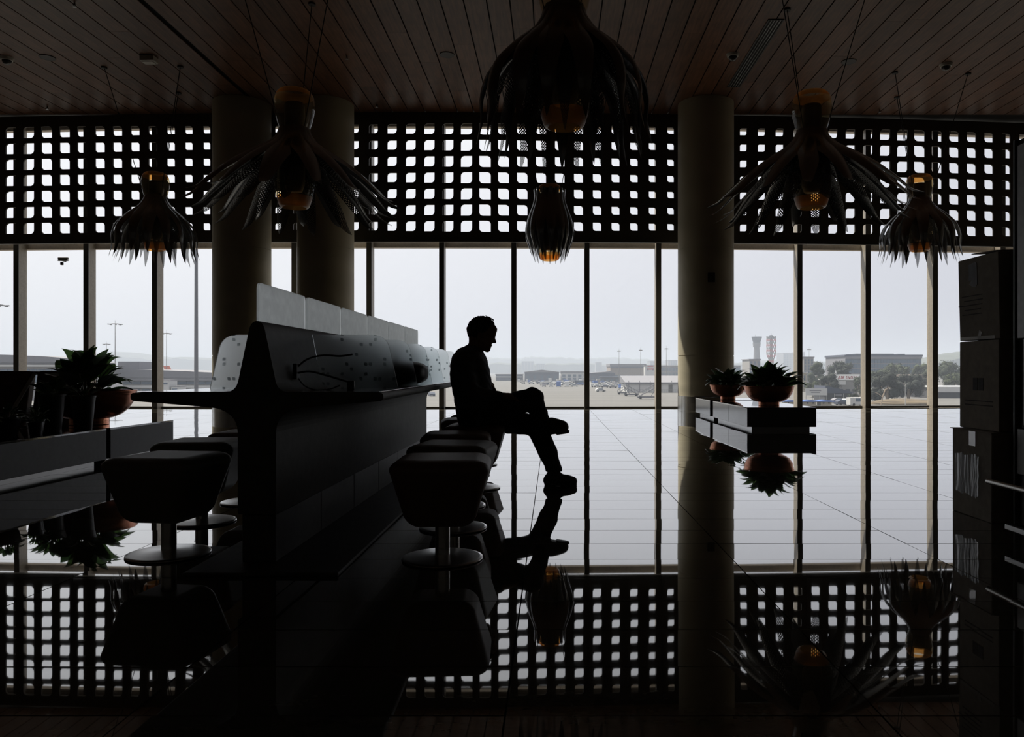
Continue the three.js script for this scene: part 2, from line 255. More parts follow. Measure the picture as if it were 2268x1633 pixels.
// ---------------------------------------------------------------- the laptop counter
const CX = -1.31, CZ0 = -3.4, CZ1 = -7.46, PITCH = 0.677;
{
  const t = thing('work_counter', 'long double-sided white laptop counter with central spine', 'counter', [CX, 0, CZ0]);
  const sh = new THREE.Shape(), L = CZ0 - CZ1;
  sh.moveTo(-0.56, 0.752); sh.quadraticCurveTo(-0.562, 0.773, -0.545, 0.773); sh.lineTo(-0.14, 0.776); sh.quadraticCurveTo(-0.092, 0.778, -0.082, 0.83); sh.lineTo(-0.038, 1.04); sh.quadraticCurveTo(-0.03, 1.09, 0, 1.092);
  sh.quadraticCurveTo(0.03, 1.09, 0.038, 1.04); sh.lineTo(0.082, 0.83); sh.quadraticCurveTo(0.092, 0.778, 0.14, 0.776); sh.lineTo(0.545, 0.773); sh.quadraticCurveTo(0.562, 0.773, 0.56, 0.752); sh.quadraticCurveTo(0.558, 0.738, 0.54, 0.736);
  sh.lineTo(0.22, 0.71); sh.quadraticCurveTo(0.09, 0.7, 0.085, 0.6); sh.lineTo(0.085, 0.235); sh.lineTo(-0.085, 0.235); sh.lineTo(-0.085, 0.6); sh.quadraticCurveTo(-0.09, 0.7, -0.22, 0.71); sh.lineTo(-0.54, 0.736); sh.quadraticCurveTo(-0.558, 0.738, -0.56, 0.752);
  const taper = (g) => { const p = g.attributes.position; for (let i = 0; i < p.count; i++) { const x = p.getX(i); if (x > 0.2) p.setX(i, x - 0.11 * (-p.getZ(i) / L) * (x - 0.2) / 0.36); } return g; };   // the right wing narrows towards the windows
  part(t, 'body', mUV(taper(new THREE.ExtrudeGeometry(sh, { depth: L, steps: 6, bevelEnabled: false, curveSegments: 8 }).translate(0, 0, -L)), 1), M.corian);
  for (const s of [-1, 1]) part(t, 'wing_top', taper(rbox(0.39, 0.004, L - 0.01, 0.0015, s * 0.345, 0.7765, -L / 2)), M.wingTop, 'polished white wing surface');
  for (let k = 0; k < 6; k++) part(t, 'plinth_panel', rbox(0.15, 0.212, PITCH - 0.008, 0.004, 0, 0.123, -(k + 0.5) * PITCH - 0.02), M.plinthPanel);
  part(t, 'platform', rbox(0.66, 0.016, L + 0.28, 0.006, 0.075, 0.009, -L / 2 + 0.02), M.plinthPanel, 'low stone base strip');
  for (let k = 0; k < 6; k++) { // frosted glass screens standing on the spine
    const s2 = new THREE.Shape(), w = PITCH - 0.035, h = 0.18, r = 0.03;
    s2.moveTo(0, 0); s2.lineTo(w, 0); s2.lineTo(w, h - r); s2.quadraticCurveTo(w, h, w - r, h); s2.lineTo(r, h); s2.quadraticCurveTo(0, h, 0, h - r); s2.lineTo(0, 0);
    const g = mUV(new THREE.ExtrudeGeometry(s2, { depth: 0.01, bevelEnabled: false, curveSegments: 6 })).rotateY(Math.PI / 2).translate(-0.005, 1.084, -k * PITCH - 0.01);
    part(t, 'glass_screen', g, M.frost, 'frosted glass screen on the spine');
  }
  // privacy dividers with a printed scatter of leaf-shaped marks
  const cv = document.createElement('canvas'); cv.width = cv.height = 512; const c = cv.getContext('2d');
  c.fillStyle = '#eef1f1'; c.fillRect(0, 0, 512, 512);
  for (let i = 0; i < 16; i++) for (let j = 0; j < 16; j++) if (rnd() < 0.17) {
    c.fillStyle = ['#7d8284', '#8f9597', '#a2a8a9'][Math.floor(rnd() * 3)]; const x = i * 32 + 6, y = j * 32 + 6, w = 20, r = 9, f = rnd() < 0.5; c.beginPath();
    if (f) { c.moveTo(x + r, y); c.lineTo(x + w, y); c.lineTo(x + w, y + w - r); c.quadraticCurveTo(x + w, y + w, x + w - r, y + w); c.lineTo(x, y + w); c.lineTo(x, y + r); c.quadraticCurveTo(x, y, x + r, y); }
    else { c.moveTo(x, y); c.lineTo(x + w - r, y); c.quadraticCurveTo(x + w, y, x + w, y + r); c.lineTo(x + w, y + w); c.lineTo(x + r, y + w); c.quadraticCurveTo(x, y + w, x, y + w - r); c.lineTo(x, y); }
    c.fill();
  }
  const pt = new THREE.CanvasTexture(cv); pt.wrapS = pt.wrapT = THREE.RepeatWrapping; pt.colorSpace = THREE.SRGBColorSpace;
  const dm = Ph({ color: new THREE.Color(0.98, 0.99, 1), map: pt, roughness: 0.42, transmission: 1, thickness: 0.01, ior: 1.15 });
  for (let k = 1; k <= 6; k++) for (const s of [-1, 1]) {
    const d = new THREE.Shape();
    d.moveTo(0.036, 1.062); d.lineTo(0.36, 1.062); d.quadraticCurveTo(0.44, 1.062, 0.458, 0.99); d.lineTo(0.508, 0.772); d.lineTo(0.14, 0.772); d.quadraticCurveTo(0.092, 0.778, 0.08, 0.83); d.lineTo(0.036, 1.062);
    let g = mUV(new THREE.ExtrudeGeometry(d, { depth: 0.01, bevelEnabled: false, curveSegments: 10 }), 2.4, k * 0.37, k * 0.23);
    if (s < 0) { g = g.scale(-1, 1, 1); const p = g.attributes.position.array, n = g.attributes.normal.array, u = g.attributes.uv.array; for (let i = 0; i < p.length / 9; i++) { for (const [A, w] of [[p, 3], [n, 3], [u, 2]]) for (let q = 0; q < w; q++) { const a = i * w * 3 + w + q, b = i * w * 3 + 2 * w + q, tmp = A[a]; A[a] = A[b]; A[b] = tmp; } } }
    part(t, 'divider', taper(g.translate(0, 0, -Math.min(k * PITCH, CZ0 - CZ1 - 0.012))), dm, 'white frosted divider with grey leaf marks');
  }
  // socket with its leads
  const so = part(t, 'socket', rbox(0.02, 0.075, 0.05, 0.004, 0.094, 0.868, -0.24), M.plastic, 'black power socket on the spine');
  part(so, 'lead', tube([V(0.1, 0.89, -0.24), V(0.14, 0.925, -0.255), V(0.21, 0.945, -0.27), V(0.29, 0.942, -0.29), V(0.345, 0.95, -0.3)], 0.0045), M.cable);
  part(so, 'lead', tube([V(0.1, 0.86, -0.24), V(0.15, 0.868, -0.25), V(0.22, 0.85, -0.28), V(0.29, 0.825, -0.33), V(0.315, 0.815, -0.36)], 0.0045), M.cable);
  part(so, 'lead', tube([V(0.1, 0.84, -0.24), V(0.13, 0.8, -0.25), V(0.18, 0.779, -0.27), V(0.24, 0.783, -0.29), V(0.28, 0.8, -0.31)], 0.003), M.cable);
  part(so, 'plug', [rbox(0.035, 0.045, 0.03, 0.006, 0.32, 0.8, -0.37), rbox(0.018, 0.02, 0.02, 0.004, 0.33, 0.785, -0.37)], M.plastic);
}
{ // a black bag left on the counter
  const t = thing('black_bag', 'soft black rounded bag lying on the counter between the dividers', 'bag', [-1.0, 0.7795, -5.1], 0.05);
  const g = new THREE.SphereGeometry(1, 32, 20), p = g.attributes.position;
  for (let i = 0; i < p.count; i++) { let x = p.getX(i), y = p.getY(i), z = p.getZ(i); const q = (a) => Math.sign(a) * Math.pow(Math.abs(a), 0.7); p.setXYZ(i, q(x) * 0.17, Math.max(-0.0, (q(y) * 0.5 + 0.5) * 0.155), q(z) * 0.24 + 0.01 * Math.sin(9 * x)); }
  g.computeVertexNormals(); part(t, 'shell', g, M.plastic);
  part(t, 'handle', tube([V(-0.05, 0.15, -0.07), V(-0.02, 0.178, -0.03), V(-0.02, 0.178, 0.05), V(-0.05, 0.15, 0.09)], 0.007), M.cable);
  part(t, 'zip', tube([V(0.12, 0.115, -0.16), V(0.15, 0.1, 0), V(0.12, 0.115, 0.16)], 0.003), M.steelDark);
}
// ---------------------------------------------------------------- stools
function stoolSeat() { // upholstered block, wide on top, narrow below, rounded all over
  const g = new RoundedBoxGeometry(2, 2, 2, 8, 0.35), p = g.attributes.position;
  for (let i = 0; i < p.count; i++) {
    const x = p.getX(i), y = p.getY(i), z = p.getZ(i), t = (y + 1) / 2, w = 0.142 + 0.092 * Math.pow(t, 0.85);
    p.setXYZ(i, x * w, 0.165 + t * 0.305 + 0.012 * (t > 0.5 ? (1 - Math.min(1, x * x + z * z) * 0.8) : 0), z * w);
  }
  g.computeVertexNormals(); return mUV(g, 6);
}
const seatGeo = stoolSeat(), postGeo = cyl(0.034, 0.034, 0.16, 0, 0.012, 0, 28), discGeo = lathe([[0.0001, 0.024], [0.04, 0.022], [0.17, 0.012], [0.185, 0.008], [0.187, 0.0], [0.0001, 0.0]], 48);
const stoolSpots = [[-0.51, 3.555, 0.05, 'brown upholstered stool nearest on the right side of the counter'], [-0.55, 4.25, -0.1, 'olive stool second from front on the right of the counter'], [-0.62, 4.95, 0.08, 'brown stool third from front on the right, before the man'], [-0.575, 5.7, 0, 'upholstered stool the man is sitting on'], [-0.71, 6.4, 0.15, 'stool partly hidden just behind the seated man'], [-0.7, 7.12, -0.1, 'farthest stool on the right side of the counter'], [-1.82, 3.64, -0.12, 'olive brown stool nearest on the left side of the counter'], [-2.02, 4.42, 0.1, 'olive stool second from front on the left of the counter'], [-2.0, 5.08, 0.05, 'dark stool third on the left, mostly behind the counter post']];
stoolSpots.forEach(([x, d, ry, label], i) => {
  const s = thing('upholstered_stool', label, 'stool', [x, 0.0015, -d], ry, 'stools along the laptop counter');
  part(s, 'seat', seatGeo, [1, 4, 6, 7].includes(i) ? M.fabric2 : M.fabric); part(s, 'post', postGeo, M.steel, 'steel post'); part(s, 'base_disc', discGeo, M.disc, 'round steel foot plate');
});

// ---------------------------------------------------------------- planters
function plinth(label, x, z0, z1, slab, w = 1.01) { // z0 nearer
  const L = z0 - z1, t = thing('planter_plinth', label, 'plinth', [x, 0, (z0 + z1) / 2], 0, 'low stone plinths carrying plants');
  part(t, 'foot', box(w - 0.16, 0.06, L - 0.12, 0, 0.03, 0), M.steelDark);
  part(t, 'core', box(w - 0.03, 0.26, L - 0.03, 0, 0.19, 0), M.black);
  part(t, 'top_slab', rbox(w, 0.018, L, 0.003, 0, 0.33, 0), M.topSlab, 'polished dark top slab');
  const n = Math.max(1, Math.round(L / 1.3));
  for (let i = 0; i < n; i++) for (const s of [-1, 1]) part(t, 'side_slab', rbox(0.016, 0.27, L / n - 0.006, 0.003, s * (w / 2 - 0.008), 0.188, -L / 2 + (i + 0.5) * L / n), slab);
  for (const s of [-1, 1]) part(t, 'end_slab', rbox(w - 0.034, 0.27, 0.016, 0.003, 0, 0.188, s * (L / 2 - 0.008)), M.granite);
  return t;
}
plinth('near dark stone plinth under the larger right copper bowl', 3.345, -11.2, -13.6, M.slabGloss);
plinth('far stone plinth under the smaller right copper bowl', 3.345, -13.85, -15.25, M.slabGloss);
plinth('long grey stone plinth at the left edge with nursery pots', -4.62, -4.3, -7.08, M.slab);
plinth('short grey stone plinth under the left copper bowl', -4.62, -7.14, -8.33, M.slab);
function bowl(label, x, z, s) {
  const t = thing('copper_bowl', label, 'bowl', [x, 0.339, z], 0, 'hammered copper plant bowls'); t.scale.setScalar(s);
  part(t, 'vessel', lathe([[0.14, 0.055], [0.19, 0.062], [0.26, 0.092], [0.315, 0.14], [0.352, 0.2], [0.374, 0.265], [0.382, 0.298], [0.39, 0.305], [0.386, 0.31], [0.372, 0.306], [0.34, 0.215], [0.28, 0.15], [0.0001, 0.11]], 48), M.copper);
  part(t, 'foot_ring', lathe([[0.0001, 0], [0.158, 0], [0.16, 0.006], [0.16, 0.064], [0.15, 0.07], [0.0001, 0.07]], 40), M.copper);
  part(t, 'soil', lathe([[0.35, 0.262], [0.2, 0.285], [0.0001, 0.29]].reverse(), 32), M.soil);
  return t;
}
bowl('larger copper bowl on the near right plinth', 3.31, -11.75, 0.98);
bowl('smaller copper bowl on the far right plinth by the column', 3.3, -14.45, 0.88);
bowl('copper bowl on the left plinth beside the counter edge', -4.6, -7.62, 1.1);
// leaves: a folded, drooping blade
function leafGeo(L, W, droop, fold) {
  const n = 10, pos = [], uv = [], idx = [];
  for (let i = 0; i <= n; i++) {
    const t = i / n, w = W * Math.pow(Math.sin(Math.PI * Math.min(1, Math.pow(t, 0.72) * 1.0)), 0.85) * (t > 0.97 ? 0.3 : 1), a = droop * t * t, y = L * (t * Math.cos(a * 0.6) - 0.12 * a * t), z = L * Math.sin(a * 0.8) * t;
    for (const s of [-1, 0, 1]) { pos.push(s * w / 2, y, z - (s ? fold * w * 0.5 : 0)); uv.push(s * 0.5 + 0.5, t); }
  }
  for (let i = 0; i < n; i++) for (let k = 0; k < 2; k++) { const a = i * 3 + k; idx.push(a, a + 1, a + 3, a + 1, a + 4, a + 3); }
  const g = new THREE.BufferGeometry(); g.setAttribute('position', new THREE.Float32BufferAttribute(pos, 3)); g.setAttribute('uv', new THREE.Float32BufferAttribute(uv, 2)); g.setIndex(idx); g.computeVertexNormals(); return g;
}
const leafKinds = [leafGeo(1, 0.52, 0.45, 0.28), leafGeo(1, 0.46, 0.7, 0.32), leafGeo(1, 0.58, 0.25, 0.22)];
function plant(name, label, p, o) { // o: n leaves, stalk length, leaf length, spread
  const t = thing(name, label, 'plant', p, 0, o.group), stems = [];
  for (let i = 0; i < o.n; i++) {
    const az = i * 2.39996 + rr(-0.3, 0.3), k = (i + 0.5) / o.n, tilt = o.lean[0] + (o.lean[1] - o.lean[0]) * k + rr(-0.12, 0.12), st = o.stalk[0] + (o.stalk[1] - o.stalk[0]) * (1 - k) * rr(0.85, 1.1), rad = o.r * Math.sqrt(k) * rr(0.6, 1);
    const base = V(Math.cos(az) * rad, 0, Math.sin(az) * rad), dir = V(Math.cos(az) * Math.sin(tilt), Math.cos(tilt), Math.sin(az) * Math.sin(tilt)), tip = base.clone().addScaledVector(dir, st);
    if (st > 0.03) stems.push(bar(base, tip, 0.004, 5));
    const m = part(t, 'leaf', leafKinds[i % 3], M.leaves[Math.floor(rnd() * 3)]), L = rr(o.leaf[0], o.leaf[1]);
    m.scale.set(L * (o.wide ?? 1), L, L); m.position.copy(tip);
    const up = dir.clone().applyAxisAngle(V(-Math.sin(az), 0, Math.cos(az)).negate(), 0.15), out = V(Math.cos(az), 0, Math.sin(az)).addScaledVector(up, -V(Math.cos(az), 0, Math.sin(az)).dot(up)).normalize(), x = new THREE.Vector3().crossVectors(up, out);
    m.quaternion.setFromRotationMatrix(new THREE.Matrix4().makeBasis(x, up, out)); m.rotateY(rr(-0.5, 0.5));
  }
  if (stems.length) part(t, 'stems', stems, M.stem);
  return t;
}
plant('bowl_plant', 'broad-leaved green plant filling the larger right bowl', [3.31, 0.62, -11.75], { n: 90, r: 0.31, lean: [0.0, 1.1], stalk: [0.02, 0.12], leaf: [0.21, 0.34], group: 'leafy bowl plants' });
plant('bowl_plant', 'variegated leafy plant in the smaller bowl by the column', [3.3, 0.59, -14.45], { n: 72, r: 0.27, lean: [0.0, 1.15], stalk: [0.02, 0.13], leaf: [0.2, 0.32], group: 'leafy bowl plants' });
plant('bowl_plant', 'tall broad-leaved plant silhouetted in the left copper bowl', [-4.62, 0.65, -7.62], { n: 52, r: 0.15, lean: [0.02, 1.2], stalk: [0.03, 0.27], leaf: [0.19, 0.28], wide: 1.35, group: 'leafy bowl plants' });
function pot(label, x, z, r, h, o, plabel) {
  const t = thing('nursery_pot', label, 'pot', [x, 0.339, z], 0, 'black nursery pots on the left plinth');
  part(t, 'pot_wall', lathe([[0.0001, 0], [r * 0.72, 0], [r, h * 0.94], [r * 1.05, h * 0.94], [r * 1.05, h], [r * 0.95, h], [r * 0.9, h * 0.9], [0.0001, h * 0.88]], 28), M.plastic);
  part(t, 'soil', lathe([[0.0001, h * 0.93], [r * 0.92, h * 0.9]].reverse(), 20), M.soil);
  plant('potted_plant', plabel, [x, 0.339 + h * 0.9, z], o);
}
const gp = 'potted plants on the left plinth';
pot('tall black nursery pot right in front of the left copper bowl', -4.25, -6.95, 0.098, 0.31, { n: 12, r: 0.05, lean: [0.3, 1.5], stalk: [0.03, 0.07], leaf: [0.08, 0.13], group: gp }, 'small plant in the tall pot before the left bowl');
pot('small black pot with a wispy plant, right of the pot cluster', -4.27, -6.35, 0.06, 0.13, { n: 16, r: 0.03, lean: [0.1, 1.3], stalk: [0.02, 0.09], leaf: [0.05, 0.08], group: gp }, 'wispy small plant standing against the bright floor');
pot('larger black nursery pot at the left picture edge', -4.36, -5.75, 0.14, 0.17, { n: 30, r: 0.1, lean: [0.3, 1.5], stalk: [0.02, 0.06], leaf: [0.07, 0.11], group: gp }, 'bushy dark plant at the left picture edge');
pot('black nursery pot second from the left edge', -4.34, -6.08, 0.11, 0.16, { n: 30, r: 0.08, lean: [0.3, 1.5], stalk: [0.02, 0.07], leaf: [0.06, 0.1], group: gp }, 'low bushy plant second from the left edge');
pot('black nursery pot behind the pot cluster under a fan of leaves', -4.57, -7.0, 0.11, 0.32, { n: 20, r: 0.05, lean: [0.1, 1.1], stalk: [0.04, 0.09], leaf: [0.12, 0.17], wide: 0.8, group: gp }, 'fan-leaved plant left of the tall bowl plant');
pot('squat black pot between the small pot and the cluster', -4.19, -6.22, 0.055, 0.12, { n: 12, r: 0.03, lean: [0.2, 1.4], stalk: [0.02, 0.05], leaf: [0.05, 0.08], group: gp }, 'tiny plant in the squat black pot');

// ---------------------------------------------------------------- brown bench backs behind the left planter
{
  const t = thing('lounge_bench', 'dark brown lounge bench with slanted steel support at left', 'bench', [-6.45, 0, -8.9], 0.05);
  for (const [x, w] of [[-0.32, 1.26], [0.63, 0.5]]) {
    const g = mUV(new RoundedBoxGeometry(w, 0.78, 0.14, 4, 0.04)).rotateX(-0.22).translate(x, 0.48, -0.1); part(t, 'backrest', g, M.leather);
    part(t, 'seat', rbox(w, 0.16, 0.62, 0.05, x, 0.36, -0.5), M.leather);
  }
  part(t, 'back_rail', rbox(1.84, 0.04, 0.05, 0.012, -0.04, 0.845, -0.19), M.frame);
  part(t, 'support', [bar(V(0.36, 0.85, -0.12), V(0.21, 0.4, 0.06), 0.02, 12), bar(V(0.21, 0.4, 0.06), V(0.16, 0.01, 0.1), 0.02, 12)], M.offWhite, 'slanted pale steel strut');
  for (const x of [-0.8, 0.7]) part(t, 'leg', [bar(V(x, 0.28, -0.25), V(x, 0, -0.2), 0.02, 12), bar(V(x, 0.28, -0.72), V(x, 0, -0.76), 0.02, 12)], M.steelDark);
}

// ---------------------------------------------------------------- cartons and the metal cabinet at the right edge
function carton(label, pos, ry, rz, sz, mi, extra) {
  const t = thing('cardboard_box', label, 'box', pos, ry, 'stacked cardboard boxes'); t.rotation.z = rz;
  const [w, h, d] = sz;
  part(t, 'carton', rbox(w, h, d, 0.006, w / 2, h / 2, -d / 2), M.carton[mi]);
  extra(t, w, h, d); return t;
}
const ink = S({ color: new THREE.Color(0.06, 0.05, 0.045), roughness: 0.8 }), tape = Ph({ color: new THREE.Color(0.5, 0.46, 0.4), roughness: 0.15, clearcoat: 1 });
carton('bottom cardboard box wrapped in shiny crumpled plastic film', [2.5, 0, -4.37], 0, 0, [0.48, 0.515, 0.43], 0, (t, w, h, d) => {
  const film = new THREE.PlaneGeometry(0.27, 0.25, 40, 30), p = film.attributes.position;
  for (let i = 0; i < p.count; i++) { const x = p.getX(i), y = p.getY(i); p.setY(i, y * (0.72 + 0.5 * fbm(x * 3 + 4, 0.5, 7, 3, 77, 3))); p.setX(i, x * (0.9 + 0.2 * fbm(0.3, y * 4 + 4, 3, 6, 78, 2))); p.setZ(i, 0.002 + 0.009 * fbm(x * 2 + 5, y + 5, 22, 4, 201, 4)); }
  film.computeVertexNormals();
  part(t, 'plastic_film', film.rotateY(-Math.PI / 2).translate(-0.003, 0.25, -0.25), Ph({ color: new THREE.Color(0.75, 0.76, 0.78), roughness: 0.3, transmission: 0.9, thickness: 0, side: THREE.DoubleSide }), 'crumpled clear plastic film');
  part(t, 'tape', box(0.004, 0.09, 0.07, -0.001, h - 0.045, -0.2), tape);
  part(t, 'flap', rbox(w, 0.006, d + 0.02, 0.002, w / 2 - 0.01, h, -d / 2), M.carton[2]);
});
carton('middle cardboard box with a printed square, second of the stack', [2.545, 0.521, -4.375], 0, 0, [0.44, 0.53, 0.425], 1, (t, w, h) => {
  for (const z of [-0.185, -0.245]) part(t, 'print', box(0.002, 0.075, 0.05, -0.001, 0.27, z), ink, 'dark printed square');
  for (const y of [0.17, 0.145]) part(t, 'print', box(0.002, 0.006, 0.3, -0.001, y, -0.21), ink);
});
carton('top cardboard box leaning, with a torn white label', [2.555, 1.056, -4.38], 0.02, 0.025, [0.44, 0.5, 0.42], 2, (t, w, h, d) => {
  const lab = new THREE.Shape([[0, 0], [0.045, -0.018], [0.075, -0.018], [0.075, 0.13], [0, 0.12], [0, 0.025], [0.03, 0.025], [0.03, 0]].map((q) => new THREE.Vector2(...q)));
  lab.setFromPoints([[0.03, -0.02], [0.085, -0.01], [0.085, 0.125], [0, 0.115], [0, 0.02], [0.03, 0.025]].map((q) => new THREE.Vector2(...q)));
  part(t, 'paper_label', new THREE.ExtrudeGeometry(lab, { depth: 0.002, bevelEnabled: false }).rotateY(-Math.PI / 2).translate(-0.0005, 0.34, -0.3), M.paper, 'torn white paper label');
  part(t, 'flap', box(w, 0.005, d * 0.6, w / 2, h + 0.014, -d * 0.34, 0, 0.06), M.carton[0]);
  part(t, 'tape', [box(0.003, 0.02, 0.36, -0.001, 0.012, -0.23), box(0.003, 0.05, 0.03, -0.001, 0.03, -0.2, 0, 0.5)], tape);
  for (let k = 0; k < 5; k++) part(t, 'print', box(0.002, 0.006, 0.16 + 0.1 * hash(k, 3), -0.001, 0.27 - k * 0.028, -0.3 + 0.05 * hash(k, 9)), ink);
});
{
  const t = thing('metal_cabinet', 'tall dark metal cabinet at the right edge with low rails', 'cabinet', [2.58, 0, -3.55]);
  part(t, 'body', rbox(0.9, 2.15, 1.48, 0.01, 0.47, 1.085, 0), M.frame);
  for (const [y0, y1] of [[1.05, 2.12], [0.3, 0.55]]) part(t, 'side_panel', rbox(0.03, y1 - y0, 1.44, 0.004, 0.012, (y0 + y1) / 2, 0.012), M.panelGrey, 'pale grey metal panel');
  part(t, 'dark_panel', rbox(0.012, 0.48, 1.4, 0.004, 0.018, 0.81, 0.02), M.granite);
  part(t, 'corner_post', rbox(0.03, 2.15, 0.02, 0.004, 0.01, 1.085, -0.735), M.frame);
  part(t, 'bumper_rail', [bar(V(-0.27, 0.285, -0.52), V(-0.27, 0.285, 0.7), 0.016, 14), bar(V(-0.27, 0.285, 0.3), V(0.05, 0.285, 0.3), 0.012, 10), bar(V(-0.27, 0.285, 0.65), V(0.05, 0.285, 0.65), 0.012, 10)], M.steel, 'steel bumper rail');
  part(t, 'kick_rail', [rbox(0.03, 0.03, 1.1, 0.006, -0.27, 0.08, 0.2), bar(V(-0.27, 0.07, 0.3), V(0.05, 0.07, 0.3), 0.012, 10), bar(V(-0.27, 0.07, 0.65), V(0.05, 0.07, 0.65), 0.012, 10)], M.steelDark, 'dark steel kick rail');
}

// ---------------------------------------------------------------- pendant lamps
// glass of two lobes, a dark core, and two rings of metal petals, the inner ring perforated
const upperProf = [[0.16, 0], [0.215, -0.02], [0.262, -0.08], [0.286, -0.17], [0.288, -0.27], [0.268, -0.4], [0.225, -0.55], [0.195, -0.62]];
const lowerProf = [[0.195, -0.66], [0.22, -0.85], [0.255, -1.05], [0.28, -1.22], [0.285, -1.36], [0.272, -1.5], [0.24, -1.63], [0.205, -1.725], [0.17, -1.745]];
function cut(prof, y0, y1) { // the stretch of a profile between two heights
  const c = new THREE.CatmullRomCurve3(prof.map((p) => V(p[0], p[1], 0))), out = [];
  for (let i = 0; i <= 60; i++) { const p = c.getPoint(i / 60); if (p.y <= y0 + 1e-6 && p.y >= y1 - 1e-6) out.push([p.x, p.y]); }
  return out;
}
const shapes = { // petal mid-lines: radius and height below the top of the glass, in metres
  open: [[0.2, -0.58], [0.235, -0.7], [0.36, -0.86], [0.62, -1.04], [0.92, -1.24], [1.2, -1.48], [1.4, -1.66], [1.56, -1.72]],
  half: [[0.2, -0.5], [0.23, -0.62], [0.34, -0.8], [0.56, -1.0], [0.76, -1.22], [0.84, -1.46], [0.84, -1.68], [0.9, -1.92]],
  shut: [[0.36, -0.12], [0.34, -0.3], [0.37, -0.5], [0.46, -0.75], [0.53, -1.0], [0.54, -1.2], [0.48, -1.42], [0.4, -1.68]],
};
function petalGeo(mid, width, nW, nL, holes, cup, twist) {
  const c = new THREE.CatmullRomCurve3(mid.map((p) => V(p[0], p[1], 0))), pos = [], idx = [];
  for (let i = 0; i <= nL; i++) {
    const t = i / nL, p = c.getPoint(t), q = c.getTangent(t), u = Math.min(1, t / 0.42), w = width * (0.38 + 0.62 * u * u * (3 - 2 * u)) * (t > 0.42 ? Math.pow(Math.max(0, (1 - t) / 0.58), 0.8) : 1) + 0.004;
    const nx = -q.y, ny = q.x, tw = twist * t * t;
    for (let k = 0; k <= nW; k++) { const s = k / nW * 2 - 1, off = cup * w * (1 - s * s) + Math.sin(tw) * s * w / 2; pos.push(p.x + nx * off, p.y + ny * off, Math.cos(tw) * s * w / 2); }
  }
  for (let i = 0; i < nL; i++) for (let k = 0; k < nW; k++) {
    if (holes && i > 5 && k > 0 && k < nW - 1 && k % 2 === 1 && (i + (k >> 1)) % 2 === 0) continue;
    const a = i * (nW + 1) + k; idx.push(a, a + 1, a + nW + 1, a + 1, a + nW + 2, a + nW + 1);
  }
  const g = new THREE.BufferGeometry(); g.setAttribute('position', new THREE.Float32BufferAttribute(pos, 3)); g.setIndex(idx); g.computeVertexNormals(); return g;
}
const glassParts = {
  upA: lathe(cut(upperProf, 0.1, -0.11), 40), upB: lathe(cut(upperProf, -0.1, -0.7), 40), loB: lathe(cut(lowerProf, -0.6, -1.58), 40), loA: lathe(cut(lowerProf, -1.57, -1.8), 40),
  core: lathe([[0.0001, -0.2], [0.13, -0.2], [0.145, -0.24], [0.145, -1.4], [0.11, -1.5], [0.0001, -1.5]], 32), ring: new THREE.TorusGeometry(0.2, 0.012, 10, 40).rotateX(Math.PI / 2).translate(0, -0.62, 0),
};
const petalSets = {};
for (const k of Object.keys(shapes)) {
  const nar = k === 'shut' ? 0.25 : k === 'half' ? 0.28 : 0.36, inner = shapes[k].map(([r, y], i) => [Math.max(0.15, r * (k === 'shut' ? 0.86 : 0.78 + 0.02 * i)), y - 0.02 - 0.02 * i * (k === 'open' ? 1.2 : 0.6)]);
  petalSets[k] = { outer: [0.25, -0.3, 0.5].map((tw) => petalGeo(shapes[k], nar, 4, 26, false, 0.16, tw)), inner: [0.2, -0.2].map((tw) => petalGeo(inner, nar * 0.92, 17, 100, true, 0.12, tw)) };
}
function pendant(label, kind, x, yTop, z, s, cups, n = 15) {
  const t = thing('pendant_lamp', label, 'lamp', [x, yTop, z], 0, 'flower-shaped pendant lamps'); t.scale.setScalar(s);
  part(t, 'amber_crown', glassParts.upA, M.amber, 'amber glass rim'); part(t, 'upper_glass', glassParts.upB, M.clear); part(t, 'lower_glass', glassParts.loB, M.clear); part(t, 'amber_lip', glassParts.loA, M.amber, 'amber glass lower rim');
  part(t, 'core', glassParts.core, M.core); part(t, 'collar', glassParts.ring, M.petal);
  const ps = petalSets[kind], a0 = rnd() * 6;
  for (let i = 0; i < n; i++) { const o = part(t, 'petal', ps.outer[Math.floor(rnd() * 3)], M.petal); o.rotation.y = a0 + (i + rr(-0.12, 0.12)) * 2 * Math.PI / n; o.rotation.z = 0; o.scale.setScalar(rr(0.985, 1.015)); }
  for (let i = 0; i < n; i++) { const o = part(t, 'perforated_petal', ps.inner[Math.floor(rnd() * 2)], M.petalHole); o.rotation.y = a0 + (i + 0.5 + rr(-0.12, 0.12)) * 2 * Math.PI / n; }
  for (const [cx, cz] of cups) { // three wires up to ceiling cups
    const top = V((cx - x) / s, (CEIL - yTop) / s, (cz - z) / s), dir = V(top.x, 0, top.z).normalize(), end = V(dir.x * 0.2, -0.6, dir.z * 0.2);
    const w = part(t, 'wire', bar(end, top, 0.007 / s, 6), M.cable); part(w, 'ceiling_cup', cyl(0.055 / s, 0.055 / s, 0.025 / s, top.x, top.y - 0.026 / s, top.z, 20), M.cable);
  }
}
const tri = (x, z, r, a) => [0, 1, 2].map((i) => [x + r * Math.sin(a + i * 2.0944), z - r * Math.cos(a + i * 2.0944)]);
pendant('wide open pendant lamp with spread petals at left', 'open', -3.81, 5.02, -11.33, 1, tri(-3.81, -11.33, 0.82, 0));
pendant('wide open pendant lamp with spread petals at right', 'open', 3.88, 5.05, -11.5, 1, tri(3.88, -11.5, 0.85, -0.13));
pendant('large half-open pendant lamp cut by the top frame edge', 'half', 0.12, 5.15, -8.0, 1, tri(0.12, -8.0, 0.8, 0.2));
